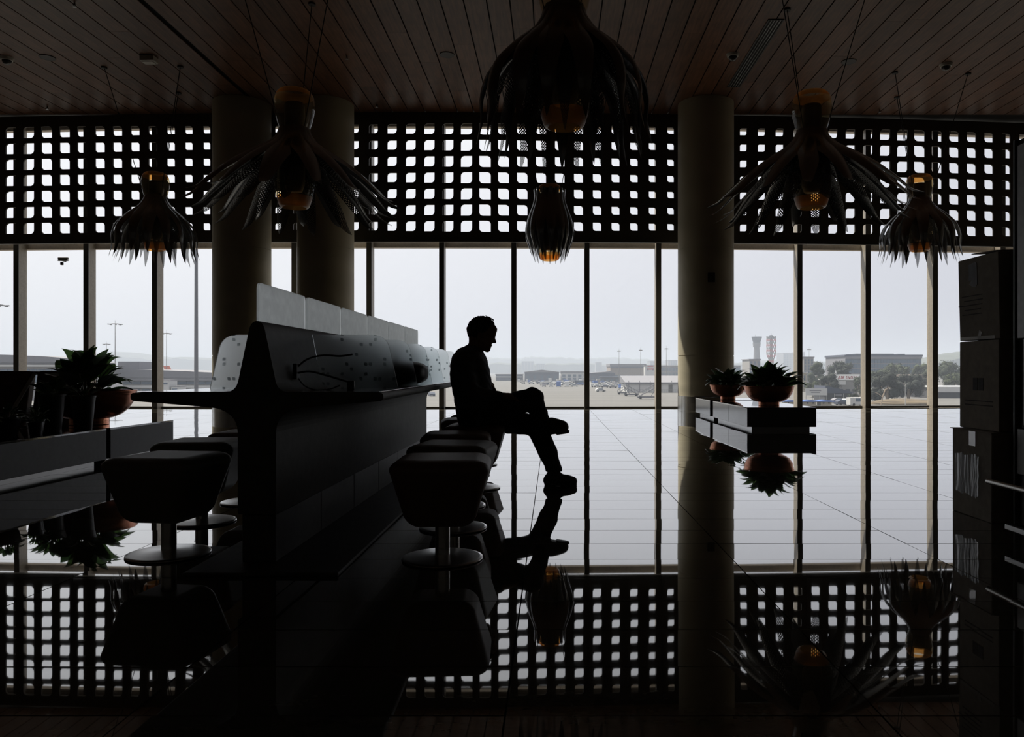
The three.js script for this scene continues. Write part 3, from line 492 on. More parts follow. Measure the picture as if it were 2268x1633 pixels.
pendant('small half-open pendant lamp far left before the screen', 'half', -7.83, 4.78, -15.13, 0.88, [[-8.59, -14.7], [-7.11, -14.66], [-7.82, -16.04]]);
pendant('small half-open pendant lamp far right above the boxes', 'half', 7.37, 4.81, -15.42, 0.88, [[6.67, -14.95], [8.12, -15.0], [7.31, -16.3]]);
pendant('closed bud-like pendant lamp above the seated man', 'shut', -0.06, 4.56, -15.2, 0.86, tri(-0.06, -15.2, 0.75, 0));

// ---------------------------------------------------------------- fittings on the ceiling
const onCeil = (px, py) => { const d = (CEIL - EYE) * F / (VY - py); return [(px - VX) * d / F, CEIL, -d]; };
function fitting(name, label, px, py, kind) {
  const t = thing(name, label, { disc: 'speaker', dome: 'camera', box: 'detector', head: 'sprinkler' }[kind], onCeil(px, py), 0, 'fittings on the timber ceiling');
  if (kind === 'disc') { part(t, 'grille', cyl(0.125, 0.13, 0.012, 0, -0.012, 0, 32), M.vent); part(t, 'rim', new THREE.TorusGeometry(0.13, 0.008, 8, 32).rotateX(Math.PI / 2).translate(0, -0.006, 0), M.vent); }
  if (kind === 'dome') { part(t, 'housing', cyl(0.12, 0.1, 0.05, 0, -0.05, 0, 28), M.offWhite); part(t, 'dome', new THREE.SphereGeometry(0.08, 24, 12, 0, 6.2832, 1.5708, 1.5708).translate(0, -0.05, 0), M.granite); }
  if (kind === 'box') { part(t, 'housing', rbox(0.26, 0.1, 0.2, 0.015, 0, -0.052, 0), M.offWhite); part(t, 'face', rbox(0.2, 0.02, 0.14, 0.006, 0, -0.106, 0), M.offWhite); }
  if (kind === 'head') { part(t, 'body', cyl(0.012, 0.02, 0.05, 0, -0.05, 0, 12), M.steelDark); part(t, 'deflector', cyl(0.032, 0.032, 0.004, 0, -0.07, 0, 16), M.steelDark); part(t, 'frame', [bar(V(-0.014, -0.05, 0), V(-0.01, -0.068, 0), 0.003), bar(V(0.014, -0.05, 0), V(0.01, -0.068, 0), 0.003)], M.steelDark); }
}
fitting('ceiling_speaker', 'round dark speaker grille left of the large middle lamp', 990, 121, 'disc');
fitting('ceiling_speaker', 'round dark speaker grille behind the right open lamp wire', 1880, 136, 'disc');
fitting('ceiling_speaker', 'round dark speaker grille at the far left of the ceiling', 105, 127, 'disc');
fitting('dome_camera', 'dome camera at the left picture edge of the ceiling', 15, 128, 'dome');
fitting('dome_camera', 'dome camera at the right part of the ceiling', 2095, 142, 'dome');
fitting('dome_camera', 'small dome camera beside the slot air vent', 1623, 120, 'dome');
fitting('smoke_detector', 'white square detector box left of the open lamp', 330, 126, 'box');
fitting('sprinkler_head', 'sprinkler head above the left screen', 105, 236, 'head');
fitting('sprinkler_head', 'sprinkler head above the middle screen', 835, 231, 'head');
fitting('sprinkler_head', 'sprinkler head above the right screen', 1948, 243, 'head');
fitting('sprinkler_head', 'sprinkler head between the middle screen and speaker', 768, 123, 'head');
fitting('sprinkler_head', 'sprinkler head at the upper left frame edge', 165, 6, 'head');
{
  const t = thing('air_vent', 'long slotted air vent in the ceiling right of centre', 'vent', [3.7, CEIL, -14.2]);
  part(t, 'frame', [box(0.02, 0.014, 3, -0.125, -0.007, 0), box(0.02, 0.014, 3, 0.125, -0.007, 0), box(0.27, 0.014, 0.02, 0, -0.007, -1.5), box(0.27, 0.014, 0.02, 0, -0.007, 1.5)], M.vent);
  part(t, 'backing', box(0.25, 0.004, 3, 0, -0.002, 0), M.black);
  for (let i = 0; i < 4; i++) part(t, 'blade', box(0.022, 0.012, 2.96, -0.075 + i * 0.05, -0.008, 0, 0, 0, 0.4), M.steelDark);
}
{ const p = at(140, 577, 17.9), t = thing('window_bracket', 'small grey box fixed high on the left window pane', 'fixture', [p.x, p.y, p.z]);
  part(t, 'plate', [rbox(0.23, 0.05, 0.05, 0.008, 0, 0.045, 0), rbox(0.23, 0.03, 0.05, 0.008, 0, 0, 0.005), rbox(0.15, 0.03, 0.05, 0.008, -0.03, 0.022, 0)], S({ color: new THREE.Color(0.2, 0.2, 0.2), roughness: 0.6 })); part(t, 'sensor', rbox(0.06, 0.07, 0.05, 0.012, -0.03, -0.075, 0), M.plastic); part(t, 'arm', box(0.03, 0.03, 0.14, -0.03, 0, -0.07), M.plastic); }

// ---------------------------------------------------------------- the seated man
function surfaceNet(f, lo, hi, cell, colorAt) { // smooth surface of the field f = 0, inside negative
  const n = [0, 1, 2].map((i) => Math.ceil((hi[i] - lo[i]) / cell) + 1), [nx, ny, nz] = n, val = new Float32Array(nx * ny * nz), id = (i, j, k) => (k * ny + j) * nx + i;
  for (let k = 0; k < nz; k++) for (let j = 0; j < ny; j++) for (let i = 0; i < nx; i++) val[id(i, j, k)] = f(lo[0] + i * cell, lo[1] + j * cell, lo[2] + k * cell);
  const vid = new Int32Array(nx * ny * nz).fill(-1), pos = [], idx = [];
  for (let k = 0; k < nz - 1; k++) for (let j = 0; j < ny - 1; j++) for (let i = 0; i < nx - 1; i++) {
    let cnt = 0, sx = 0, sy = 0, sz = 0, mask = 0;
    const c = []; for (let q = 0; q < 8; q++) { const v = val[id(i + (q & 1), j + ((q >> 1) & 1), k + (q >> 2))]; c.push(v); if (v < 0) mask++; }
    if (mask === 0 || mask === 8) continue;
    for (const [a, b] of [[0, 1], [2, 3], [4, 5], [6, 7], [0, 2], [1, 3], [4, 6], [5, 7], [0, 4], [1, 5], [2, 6], [3, 7]]) if ((c[a] < 0) !== (c[b] < 0)) { const t = c[a] / (c[a] - c[b]); sx += (a & 1) + t * ((b & 1) - (a & 1)); sy += ((a >> 1) & 1) + t * (((b >> 1) & 1) - ((a >> 1) & 1)); sz += (a >> 2) + t * ((b >> 2) - (a >> 2)); cnt++; }
    vid[id(i, j, k)] = pos.length / 3; pos.push(lo[0] + (i + sx / cnt) * cell, lo[1] + (j + sy / cnt) * cell, lo[2] + (k + sz / cnt) * cell);
  }
  const quad = (a, b, c, d, flip) => { if (a < 0 || b < 0 || c < 0 || d < 0) return; if (flip) idx.push(a, c, b, a, d, c); else idx.push(a, b, c, a, c, d); };
  for (let k = 1; k < nz - 1; k++) for (let j = 1; j < ny - 1; j++) for (let i = 1; i < nx - 1; i++) {
    const v = val[id(i, j, k)] < 0;
    if (v !== (val[id(i + 1, j, k)] < 0)) quad(vid[id(i, j - 1, k - 1)], vid[id(i, j, k - 1)], vid[id(i, j, k)], vid[id(i, j - 1, k)], !v);
    if (v !== (val[id(i, j + 1, k)] < 0)) quad(vid[id(i - 1, j, k - 1)], vid[id(i - 1, j, k)], vid[id(i, j, k)], vid[id(i, j, k - 1)], !v);
    if (v !== (val[id(i, j, k + 1)] < 0)) quad(vid[id(i - 1, j - 1, k)], vid[id(i, j - 1, k)], vid[id(i, j, k)], vid[id(i - 1, j, k)], !v);
  }
  const g = new THREE.BufferGeometry(), nor = new Float32Array(pos.length), col = colorAt ? new Float32Array(pos.length) : null, e = cell * 0.6;
  for (let i = 0; i < pos.length; i += 3) {
    const [x, y, z] = [pos[i], pos[i + 1], pos[i + 2]]; const v = V(f(x + e, y, z) - f(x - e, y, z), f(x, y + e, z) - f(x, y - e, z), f(x, y, z + e) - f(x, y, z - e)).normalize(); nor.set([v.x, v.y, v.z], i);
    if (col) col.set(colorAt(x, y, z), i);
  }
  g.setAttribute('position', new THREE.Float32BufferAttribute(pos, 3)); g.setAttribute('normal', new THREE.BufferAttribute(nor, 3)); if (col) g.setAttribute('color', new THREE.BufferAttribute(col, 3)); g.setIndex(idx); return g;
}
const smin = (a, b, k) => { const h = Math.max(0, k - Math.abs(a - b)) / k; return Math.min(a, b) - h * h * k * 0.25; };
function cone(a, b, ra, rb) { // tapered capsule
  const bx = b.x - a.x, by = b.y - a.y, bz = b.z - a.z, L2 = bx * bx + by * by + bz * bz || 1e-9;
  return (x, y, z) => { const px = x - a.x, py = y - a.y, pz = z - a.z; let t = (px * bx + py * by + pz * bz) / L2; t = t < 0 ? 0 : t > 1 ? 1 : t; const dx = px - bx * t, dy = py - by * t, dz = pz - bz * t; return Math.sqrt(dx * dx + dy * dy + dz * dz) - (ra + (rb - ra) * t); };
}
const ell = (c, rx, ry, rz, tilt = 0) => { const cs = Math.cos(tilt), sn = Math.sin(tilt); return (x, y, z) => { const dx = x - c.x, dy = y - c.y, dz = z - c.z, ax = (dx * cs + dy * sn) / rx, ay = (-dx * sn + dy * cs) / ry, az = dz / rz, q = Math.sqrt(ax * ax + ay * ay + az * az); return (q - 1) * Math.min(rx, ry, rz) * (q > 1 ? 1 : 1); }; };
{
  const base = V(-0.575, 0, -5.7), J = (px, py, d) => at(px, py, d).sub(base);
  const t = thing('person', 'man in shirt and trousers sitting cross-legged on a stool, head bowed', 'person', [base.x, base.y, base.z]);
  const shirt = [], legs = [], skin = [], head = [];
  // trunk, seated and slightly stooped
  const chestW = 0.1;
  for (const [px, py, r, w] of [[1039, 806, 0.115, 0.1], [1041, 835, 0.142, 0.09], [1048, 868, 0.135, 0.08], [1051, 900, 0.125, 0.075]]) shirt.push([cone(J(px, py, 5.7 - w), J(px, py, 5.7 + w), r, r), 0.05]);
  shirt.push([cone(J(1039, 806, 5.7), J(1051, 900, 5.7), 0.125, 0.13), 0.05]);
  shirt.push([cone(J(1044, 792, 5.7), J(1030, 802, 5.55), 0.07, 0.07), 0.04]); shirt.push([cone(J(1044, 792, 5.7), J(1030, 802, 5.85), 0.07, 0.07), 0.04]);
  shirt.push([cone(J(1040, 790, 5.7), J(1049, 780, 5.7), 0.078, 0.06), 0.02]);
  shirt.push([cone(J(1068, 789, 5.66), J(1075, 790, 5.69), 0.009, 0.007), 0.008]); shirt.push([cone(J(1068, 789, 5.74), J(1075, 790, 5.71), 0.009, 0.007), 0.008]);
  // arms
  shirt.push([cone(J(1028, 806, 5.5), J(1044, 872, 5.44), 0.064, 0.054), 0.03]); shirt.push([cone(J(1044, 872, 5.44), J(1106, 878, 5.52), 0.052, 0.036), 0.02]);
  shirt.push([cone(J(1028, 806, 5.9), J(1050, 868, 5.94), 0.064, 0.054), 0.03]); shirt.push([cone(J(1050, 868, 5.94), J(1084, 857, 5.8), 0.05, 0.038), 0.02]);
  // hips and legs, the near leg crossed over the far one
  legs.push([cone(J(1048, 921, 5.6), J(1048, 921, 5.8), 0.12, 0.12), 0.05]);
  legs.push([cone(J(1056, 922, 5.62), J(1178, 884, 5.64), 0.105, 0.082), 0.03]); legs.push([cone(J(1180, 883, 5.64), J(1199, 930, 5.72), 0.078, 0.058), 0.02]); legs.push([cone(J(1199, 930, 5.72), J(1206, 944, 5.735), 0.056, 0.05), 0.015]);
  legs.push([cone(J(1056, 926, 5.8), J(1188, 942, 5.84), 0.1, 0.076), 0.03]); legs.push([cone(J(1189, 947, 5.84), J(1214, 1003, 5.84), 0.08, 0.07), 0.025]); legs.push([cone(J(1214, 1003, 5.84), J(1227, 1040, 5.84), 0.07, 0.06), 0.015]);
  // neck and head
  skin.push([cone(J(1049, 780, 5.7), J(1056, 752, 5.7), 0.053, 0.05), 0.015]);
  const hd = (px, py, dz = 0) => J(px, py, 5.7).add(V(0, 0, dz));
  head.push([ell(hd(1068, 734), 0.105, 0.104, 0.077, -0.3), 0.03]); head.push([cone(hd(1077.5, 748), hd(1076, 767), 0.052, 0.036), 0.02]); head.push([cone(hd(1061, 760, 0.035), hd(1078, 772, 0.012), 0.026, 0.019), 0.02]); head.push([cone(hd(1061, 760, -0.035), hd(1078, 772, -0.012), 0.026, 0.019), 0.02]);
  head.push([cone(hd(1080, 774.5, 0.008), hd(1080, 774.5, -0.008), 0.0165, 0.0165), 0.012]);
  head.push([cone(hd(1095, 730, 0.025), hd(1095, 730, -0.025), 0.016, 0.016), 0.02]);
  head.push([cone(hd(1092.5, 745), hd(1096, 757.5), 0.007, 0.011), 0.008]); head.push([cone(hd(1091, 758.5, 0.013), hd(1091, 758.5, -0.013), 0.008, 0.008), 0.006]);
  head.push([cone(hd(1088, 765.5, 0.014), hd(1088, 765.5, -0.014), 0.0065, 0.0065), 0.005]); head.push([cone(hd(1085.8, 769.5, 0.012), hd(1085.8, 769.5, -0.012), 0.0065, 0.0065), 0.005]);
  for (const s of [-1, 1]) { head.push([ell(hd(1092, 745, s * 0.03), 0.013, 0.011, 0.014), 0.008]); head.push([ell(hd(1065, 746, s * 0.077), 0.017, 0.028, 0.009, -0.35), 0.01]); }
  // hands: palm, thumb and four fingers each
  const hand = (w, fdir, side, up, spread, curl) => { // wrist, direction of the fingers, direction of the thumb side, direction of the back of the hand
    const P = w.clone().addScaledVector(fdir, 0.085), list = [];
    for (let i = 0; i < 4; i++) { const o = side.clone().multiplyScalar((1.5 - i) * 0.02); list.push([cone(w.clone().addScaledVector(o, 0.6), P.clone().add(o), 0.018, 0.0125), 0.012]); }
    const len = [0.068, 0.076, 0.07, 0.055];
    for (let i = 0; i < 4; i++) {
      let p = P.clone().addScaledVector(side, (1.5 - i) * 0.021), d = fdir.clone().addScaledVector(side, (1.5 - i) * spread).normalize(), r = 0.0095; const ax = new THREE.Vector3().crossVectors(d, up).normalize();
      for (let k = 0; k < 3; k++) { d.applyAxisAngle(ax, -curl); const q = p.clone().addScaledVector(d, len[i] * [0.45, 0.32, 0.25][k]); list.push([cone(p, q, r, r - 0.001), 0.004]); p = q; r -= 0.001; }
    }
    let p = w.clone().addScaledVector(fdir, 0.028).addScaledVector(side, 0.024), d = fdir.clone().addScaledVector(side, 0.9).addScaledVector(up, -0.25).normalize();
    for (let k = 0; k < 3; k++) { const q = p.clone().addScaledVector(d, [0.038, 0.03, 0.024][k]); list.push([cone(p, q, 0.013 - 0.0015 * k, 0.0115 - 0.0015 * k), 0.008]); p = q; d.addScaledVector(fdir, 0.35).normalize(); }
    return list;
  };
  const rw = J(1107, 877, 5.525), lw = J(1087, 856, 5.79);
  const hr = hand(rw, V(0.93, -0.05, -0.36).normalize(), V(-0.3, 0.35, -0.88).normalize(), V(0.1, 0.95, 0.3).normalize(), 0.06, 0.22), hl = hand(lw, V(0.42, -0.55, 0.72).normalize(), V(-0.1, 0.75, 0.6).normalize(), V(0.9, 0.3, -0.3).normalize(), 0.03, 0.5);
  const fold = (list) => (x, y, z) => { let d = 1e3; for (const [f, k] of list) d = smin(d, f(x, y, z), k); return d; };
  const C = { shirt: [0.09, 0.095, 0.11], legs: [0.025, 0.026, 0.03], skin: [0.3, 0.165, 0.1] };
  const fShirt = fold(shirt), fLegs = fold(legs), fNeck = fold(skin);
  const wr = (x, y, z) => 0.004 * Math.sin(x * 38 + y * 52 + Math.sin(z * 31) * 2) * Math.sin(y * 44 - z * 27);       // cloth folds
  const body = (x, y, z) => { const a = fShirt(x, y, z) + wr(x, y, z), b = fLegs(x, y, z) + wr(y, z, x) * 1.2; return smin(smin(a, b, 0.02), fNeck(x, y, z), 0.012); };
  const tint = (x, y, z) => { const a = fShirt(x, y, z), b = fLegs(x, y, z), c = fNeck(x, y, z); return c < a && c < b ? C.skin : a < b ? C.shirt : C.legs; };
  const fHead = fold([...skin, ...head]), fR = fold(hr), fL = fold(hl);
  const b3 = (list, m) => { return list; };
  const gBody = surfaceNet(body, [-0.35, 0.1, -0.45], [0.75, 1.1, 0.45], 0.0115, tint);
  const hc = hd(1068, 745), gHead = surfaceNet(fHead, [hc.x - 0.16, hc.y - 0.14, hc.z - 0.12], [hc.x + 0.16, hc.y + 0.17, hc.z + 0.12], 0.0036, () => C.skin);
  const around = (p, m) => [[p.x - m, p.y - m, p.z - m], [p.x + m, p.y + m, p.z + m]];
  const gR = surfaceNet(fR, ...around(rw.clone().add(V(0.08, 0, -0.03)), 0.15), 0.0032, () => C.skin), gL = surfaceNet(fL, ...around(lw.clone().add(V(0.04, -0.03, 0.05)), 0.15), 0.0032, () => C.skin);
  part(t, 'body', mergeGeometries([gBody, gHead, gR, gL]), S({ vertexColors: true, roughness: 0.85 }));
  // hair: a short cap with a few lifted strands
  const cap = ell(hd(1066.5, 732), 0.109, 0.107, 0.082, -0.3), cutF = (x, y, z) => { const p = hd(1076, 737); return (x - p.x) * 0.72 - (y - p.y) * 0.72; };
  const gHair = surfaceNet((x, y, z) => Math.max(cap(x, y, z) + 0.003 * Math.sin(x * 160 + y * 60) * Math.sin(z * 150), cutF(x, y, z)), [hc.x - 0.16, hc.y - 0.12, hc.z - 0.12], [hc.x + 0.16, hc.y + 0.19, hc.z + 0.12], 0.0045);
  const hairM = S({ color: new THREE.Color(0.02, 0.018, 0.016), roughness: 0.7 });
  const hm = part(t, 'hair', gHair, hairM), locks = [];
  for (let i = 0; i < 26; i++) { const z = rr(-0.045, 0.045), a = hd(rr(1074, 1091), 0).x, yy = hd(0, 704 + Math.max(0, (a - hd(1078, 0).x) * 300 * 0.42)).y; locks.push(tube([V(a - 0.015, yy - 0.004, z), V(a, yy + rr(0.006, 0.016), z * 1.05), V(a + rr(0.008, 0.016), yy + rr(-0.006, 0.008), z * 1.1)], 0.0016, 4, 6)); }
  part(hm, 'loose_strands', locks, hairM);
  // shoes
  const shoeM = S({ color: new THREE.Color(0.018, 0.016, 0.015), roughness: 0.45 });
  const shoe = (heel, toe, ankle, big = 1) => { // heel and toe on the sole line
    const f = toe.clone().sub(heel).normalize(), z = V(0, 0, 1), up = new THREE.Vector3().crossVectors(z, f).normalize(); if (up.y < 0) up.negate();
    const Q = (u, v, w = 0) => heel.clone().addScaledVector(f, u).addScaledVector(up, v).addScaledVector(z, w), L = heel.distanceTo(toe);
    const list = [[cone(Q(0.03, 0.04), Q(0.1, 0.045 * big), 0.04, 0.042 * big), 0.03], [cone(Q(0.1, 0.05 * big), Q(L - 0.045 * big, 0.036 * big), 0.045 * big, 0.036 * big), 0.03], [cone(Q(L - 0.09, 0.036 * big, 0.02), Q(L - 0.09, 0.036 * big, -0.02), 0.036 * big, 0.036 * big), 0.03], [cone(Q(0.055, 0.06), ankle, 0.045, 0.05), 0.03]];
    const ff = fold(list), top = (x, y, z2) => Math.max(ff(x, y, z2), -((x - heel.x) * up.x + (y - heel.y) * up.y + (z2 - heel.z) * up.z) + 0.012);
    const mn = heel.clone().min(toe).min(ankle), mx = heel.clone().max(toe).max(ankle);
    const upper = surfaceNet(top, [mn.x - 0.07, mn.y - 0.07, mn.z - 0.08], [mx.x + 0.07, mx.y + 0.07, mx.z + 0.08], 0.005);
    const s = part(t, 'shoe', upper, shoeM);
    const sole = surfaceNet((x, y, z2) => { const v = (x - heel.x) * up.x + (y - heel.y) * up.y + (z2 - heel.z) * up.z; const u = (x - heel.x) * f.x + (y - heel.y) * f.y; return Math.max(Math.max(cone(Q(0.04, 0.02), Q(L - 0.054, 0.02), 0.043, 0.044)(x, y, z2), v - 0.02), -v - 0.002 + (u > 0.085 && u < 0.125 ? 0.009 : 0)); }, [mn.x - 0.07, mn.y - 0.07, mn.z - 0.08], [mx.x + 0.07, mx.y + 0.07, mx.z + 0.08], 0.005);
    part(s, 'sole', sole, M.plastic);
    const lace = []; for (let k = 0; k < 4; k++) lace.push(tube([Q(L - 0.1 - k * 0.022, 0.058 + k * 0.008, -0.025), Q(L - 0.1 - k * 0.022, 0.082 + k * 0.009, 0), Q(L - 0.1 - k * 0.022, 0.058 + k * 0.008, 0.025)], 0.003, 5, 8)); part(s, 'lace', lace, M.cable);
  };
  shoe(J(1206, 1076.5, 5.84), J(1281, 1076.5, 5.84), J(1226, 1050, 5.84));
  shoe(J(1196, 968, 5.745), J(1265, 958, 5.745), J(1207, 942, 5.74), 1.35);
}

// ---------------------------------------------------------------- outdoors
const GY = -8;
const O = {
  apron: S({ color: new THREE.Color(0.162, 0.163, 0.168), map: rep(tApron, 1, 1), roughness: 0.9 }), concrete: S({ color: new THREE.Color(0.24, 0.23, 0.22), roughness: 0.9 }), white: S({ color: new THREE.Color(0.5, 0.5, 0.49), roughness: 0.7 }), glassB: S({ color: new THREE.Color(0.06, 0.1, 0.15), roughness: 0.25 }),
  roofG: S({ color: new THREE.Color(0.17, 0.17, 0.19), roughness: 0.8 }), roofB: S({ color: new THREE.Color(0.055, 0.066, 0.1), roughness: 0.8 }), dark: S({ color: new THREE.Color(0.035, 0.037, 0.045), roughness: 0.8 }), tan: S({ color: new THREE.Color(0.22, 0.18, 0.155), roughness: 0.9 }), blue: S({ color: new THREE.Color(0.06, 0.13, 0.36), roughness: 0.6 }),
  red: S({ color: new THREE.Color(0.45, 0.05, 0.05), roughness: 0.6 }), cream: S({ color: new THREE.Color(0.4, 0.35, 0.26), roughness: 0.9 }), hill: S({ color: new THREE.Color(0.1, 0.115, 0.09), map: tLeafy, roughness: 1 }), mast: S({ color: new THREE.Color(0.2, 0.2, 0.2), roughness: 0.6 }), poleG: S({ color: new THREE.Color(0.16, 0.165, 0.18), roughness: 0.6 }), rubber: S({ color: new THREE.Color(0.02, 0.02, 0.02), roughness: 0.9 }), orange: S({ color: new THREE.Color(0.6, 0.13, 0.07), roughness: 0.6 }), sand: S({ color: new THREE.Color(0.22, 0.17, 0.135), map: tLeafy, roughness: 1 }), bark: S({ color: new THREE.Color(0.3, 0.24, 0.18), roughness: 0.9 }),
  trees: [[0.017, 0.024, 0.014], [0.026, 0.036, 0.017], [0.04, 0.052, 0.02], [0.013, 0.018, 0.013]].map((c) => S({ color: new THREE.Color(...c), roughness: 0.9, side: THREE.DoubleSide })),
};
const gx = (px, d) => (px - VX) * d / F, yy = (py, d) => EYE - (py - VY) * d / F;
{ const g = struct('apron_ground', 'wide grey concrete apron below the windows'); const pl = new THREE.PlaneGeometry(9000, 5600).rotateX(-Math.PI / 2); const uv = pl.attributes.uv; for (let i = 0; i < uv.count; i++) uv.setXY(i, uv.getX(i) * 56, uv.getY(i) * 104); part(g, 'concrete', pl.translate(0, GY, -2819), O.apron); }
function house(name, label, cat, pl, pr, pt, d, depth, o = {}) { // a plain building standing on the ground, its front at distance d
  const x0 = gx(pl, d), x1 = gx(pr, d), w = x1 - x0, h = yy(pt, d) - GY, t = thing(name, label, cat, [(x0 + x1) / 2, GY, -d], o.turn ?? 0, o.group);
  const front = o.front ?? 0;
  part(t, 'wall', box(w, h, depth, 0, h / 2, -depth / 2), o.wall ?? O.concrete);
  const rh = o.rh ?? 0.6; if (o.gable) { const s = new THREE.Shape([new THREE.Vector2(-w / 2 - 0.6, 0), new THREE.Vector2(w / 2 + 0.6, 0), new THREE.Vector2(w / 2 + 0.6, 0.3), new THREE.Vector2((o.ridge ?? 0) * w, o.gable), new THREE.Vector2(-w / 2 - 0.6, 0.3)]); part(t, 'roof', new THREE.ExtrudeGeometry(s, { depth: depth + 1, bevelEnabled: false }).translate(0, h, -depth - 0.5), o.roof ?? O.roofG); } else part(t, 'roof', box(w + 1, rh, depth + 1, 0, h + rh / 2, -depth / 2), o.roof ?? O.roofG);
  for (const [c, r, yb, yt, fill, m] of o.win ?? []) for (let i = 0; i < c; i++) for (let j = 0; j < r; j++) { const ww = w / c, hh = (yt - yb) * h / r; part(t, 'window', box(ww * fill, hh * 0.75, 0.2, -w / 2 + (i + 0.5) * ww, yb * h + (j + 0.5) * hh, 0.05), m ?? O.glassB); }
  for (const [yb, yt, m, out] of o.bands ?? []) part(t, 'band', box(w + 0.3, (yt - yb) * h, (out ?? 0.5), 0, (yb + yt) / 2 * h, (out ?? 0.5) / 2), m);
  return t;
}
// left: the curved terminal pier
{
  const t = house('terminal_building', 'near terminal pier with curved grey roof at the far left', 'building', -160, 196, 806, 235, 13, { wall: O.concrete, rh: 0.5, win: [[22, 1, 0.42, 0.92, 0.9]], bands: [[0.36, 0.4, O.white, 1.2], [0.92, 0.97, O.white, 1.6]] });
  const s = new THREE.Shape(); s.moveTo(-26, 0); s.lineTo(25.5, 0); s.quadraticCurveTo(20, 1.6, 6, 2.1); s.quadraticCurveTo(-8, 2.7, -26, 2.8); s.lineTo(-26, 0); part(t, 'curved_roof', new THREE.ExtrudeGeometry(s, { depth: 14, bevelEnabled: false }).translate(0, yy(806, 235) - GY + 0.4, -13), O.roofG);
  const u = house('terminal_building', 'lower terminal pier with two glazed floors behind the left plant', 'building', 170, 700, 838, 250.5, 30, { wall: O.concrete, rh: 0.3, win: [[26, 1, 0.66, 0.86, 0.92], [26, 1, 0.2, 0.5, 0.86]], bands: [[0.52, 0.64, O.white, 1.5], [0.88, 1.0, O.roofG, 1.2]] });
  const s2 = new THREE.Shape(); s2.moveTo(-39, 0); s2.lineTo(39, -0.2); s2.quadraticCurveTo(18, 1.1, -6, 2.2); s2.quadraticCurveTo(-26, 3.1, -39, 2.2); s2.lineTo(-39, 0); part(u, 'curved_roof', new THREE.ExtrudeGeometry(s2, { depth: 31, bevelEnabled: false }).translate(0, yy(838, 250) - GY + 0.2, -30), O.roofG);
  part(u, 'stair_tower', box(7, 5.5, 8, gx(277, 250) - gx(435, 250), yy(801, 250) - GY - 2.75, -6), O.roofG);
  for (const [p0, p1, q0, q1, label] of [[226, 262, 848, 886, 'white boarding bridge rotunda right of the left plant'], [270, 312, 868, 884, 'low white boarding bridge cabin beyond the counter'], [358, 384, 843, 884, 'grey boarding bridge tower near the tall pole'], [388, 404, 856, 884, 'small white cabin beside the boarding bridge tower']]) {
    const d = 232, x = gx((p0 + p1) / 2, d), w = (p1 - p0) * d / F, h = yy(q0, d) - GY, hh = (q1 - q0) * d / F, b = thing('boarding_bridge', label, 'bridge', [x, GY, -d], 0, 'boarding bridges at the pier');
    part(b, 'cabin', rbox(w, Math.min(h, hh), 5, 0.15, 0, h - Math.min(h, hh) / 2, 0), O.white); for (const s3 of [-1, 1]) part(b, 'leg', box(0.35, h, 0.35, s3 * w * 0.35, h / 2, 0.3), O.mast); part(b, 'window', box(w * 0.7, 0.5, 0.1, 0, h - 0.9, 2.55), O.glassB); part(b, 'roof_edge', box(w + 0.2, 0.18, 5.2, 0, h + 0.05, 0), O.roofG);
  }
}
function highMast(label, px, pt, d, head, r = 0.16) {
  const h = yy(pt, d) - GY, t = thing('light_mast', label, 'mast', [gx(px, d), GY, -d], 0.4, 'floodlight masts on the airfield');
  part(t, 'pole', cyl(r * 0.6, r * 1.4, h, 0, 0, 0, 10), O.mast);
  if (head > 0) {
    part(t, 'ring', new THREE.TorusGeometry(head * 0.55, 0.12, 6, 20).rotateX(Math.PI / 2).translate(0, h - 0.3, 0), O.mast);
    for (let i = 0; i < 8; i++) { const a = i * Math.PI / 4; part(t, 'floodlight', box(0.7, 0.3, 0.5, Math.cos(a) * head, h - 0.45 - 0.12 * (i % 2), Math.sin(a) * head, -a), O.mast); }
    part(t, 'spokes', [0, 1, 2, 3].map((i) => bar(V(0, h - 0.2, 0), V(Math.cos(i * 1.5708) * head, h - 0.4, Math.sin(i * 1.5708) * head), 0.08, 5)), O.mast); part(t, 'tip', bar(V(0, h, 0), V(0, h + 1.2, 0), 0.05, 5), O.mast);
  }
}
highMast('tall floodlight mast above the left plant', 255, 716, 300, 2.3); highMast('floodlight mast right of the third window post', 369, 737, 330, 1.9); highMast('small far floodlight mast peeping over the left plant', 236, 761, 420, 1.6); highMast('floodlight mast cut by the left picture edge', -6, 673, 210, 2.4);
highMast('slim mast with twin lamps left of the brown terminal', 1371, 776, 462, 0.7, 0.14); highMast('slim mast in front of the brown terminal', 1419, 774, 420, 0.6, 0.14); highMast('slim mast just left of the round column', 1476, 771, 420, 0.7, 0.14);
highMast('small street lamp mast above the right trees', 1792, 773, 520, 1.1, 0.14);
{ const d = 110, h = yy(470, d) - GY, t = thing('flag_pole', 'thick plain grey pole rising outside the left windows', 'pole', [gx(434.5, d), GY, -d]); part(t, 'pole', cyl(0.2, 0.3, h, 0, 0, 0, 16), O.poleG); part(t, 'base', cyl(0.5, 0.6, 0.5, 0, 0, 0, 16), O.concrete); part(t, 'finial', new THREE.SphereGeometry(0.3, 12, 8).translate(0, h + 0.2, 0), O.poleG); }
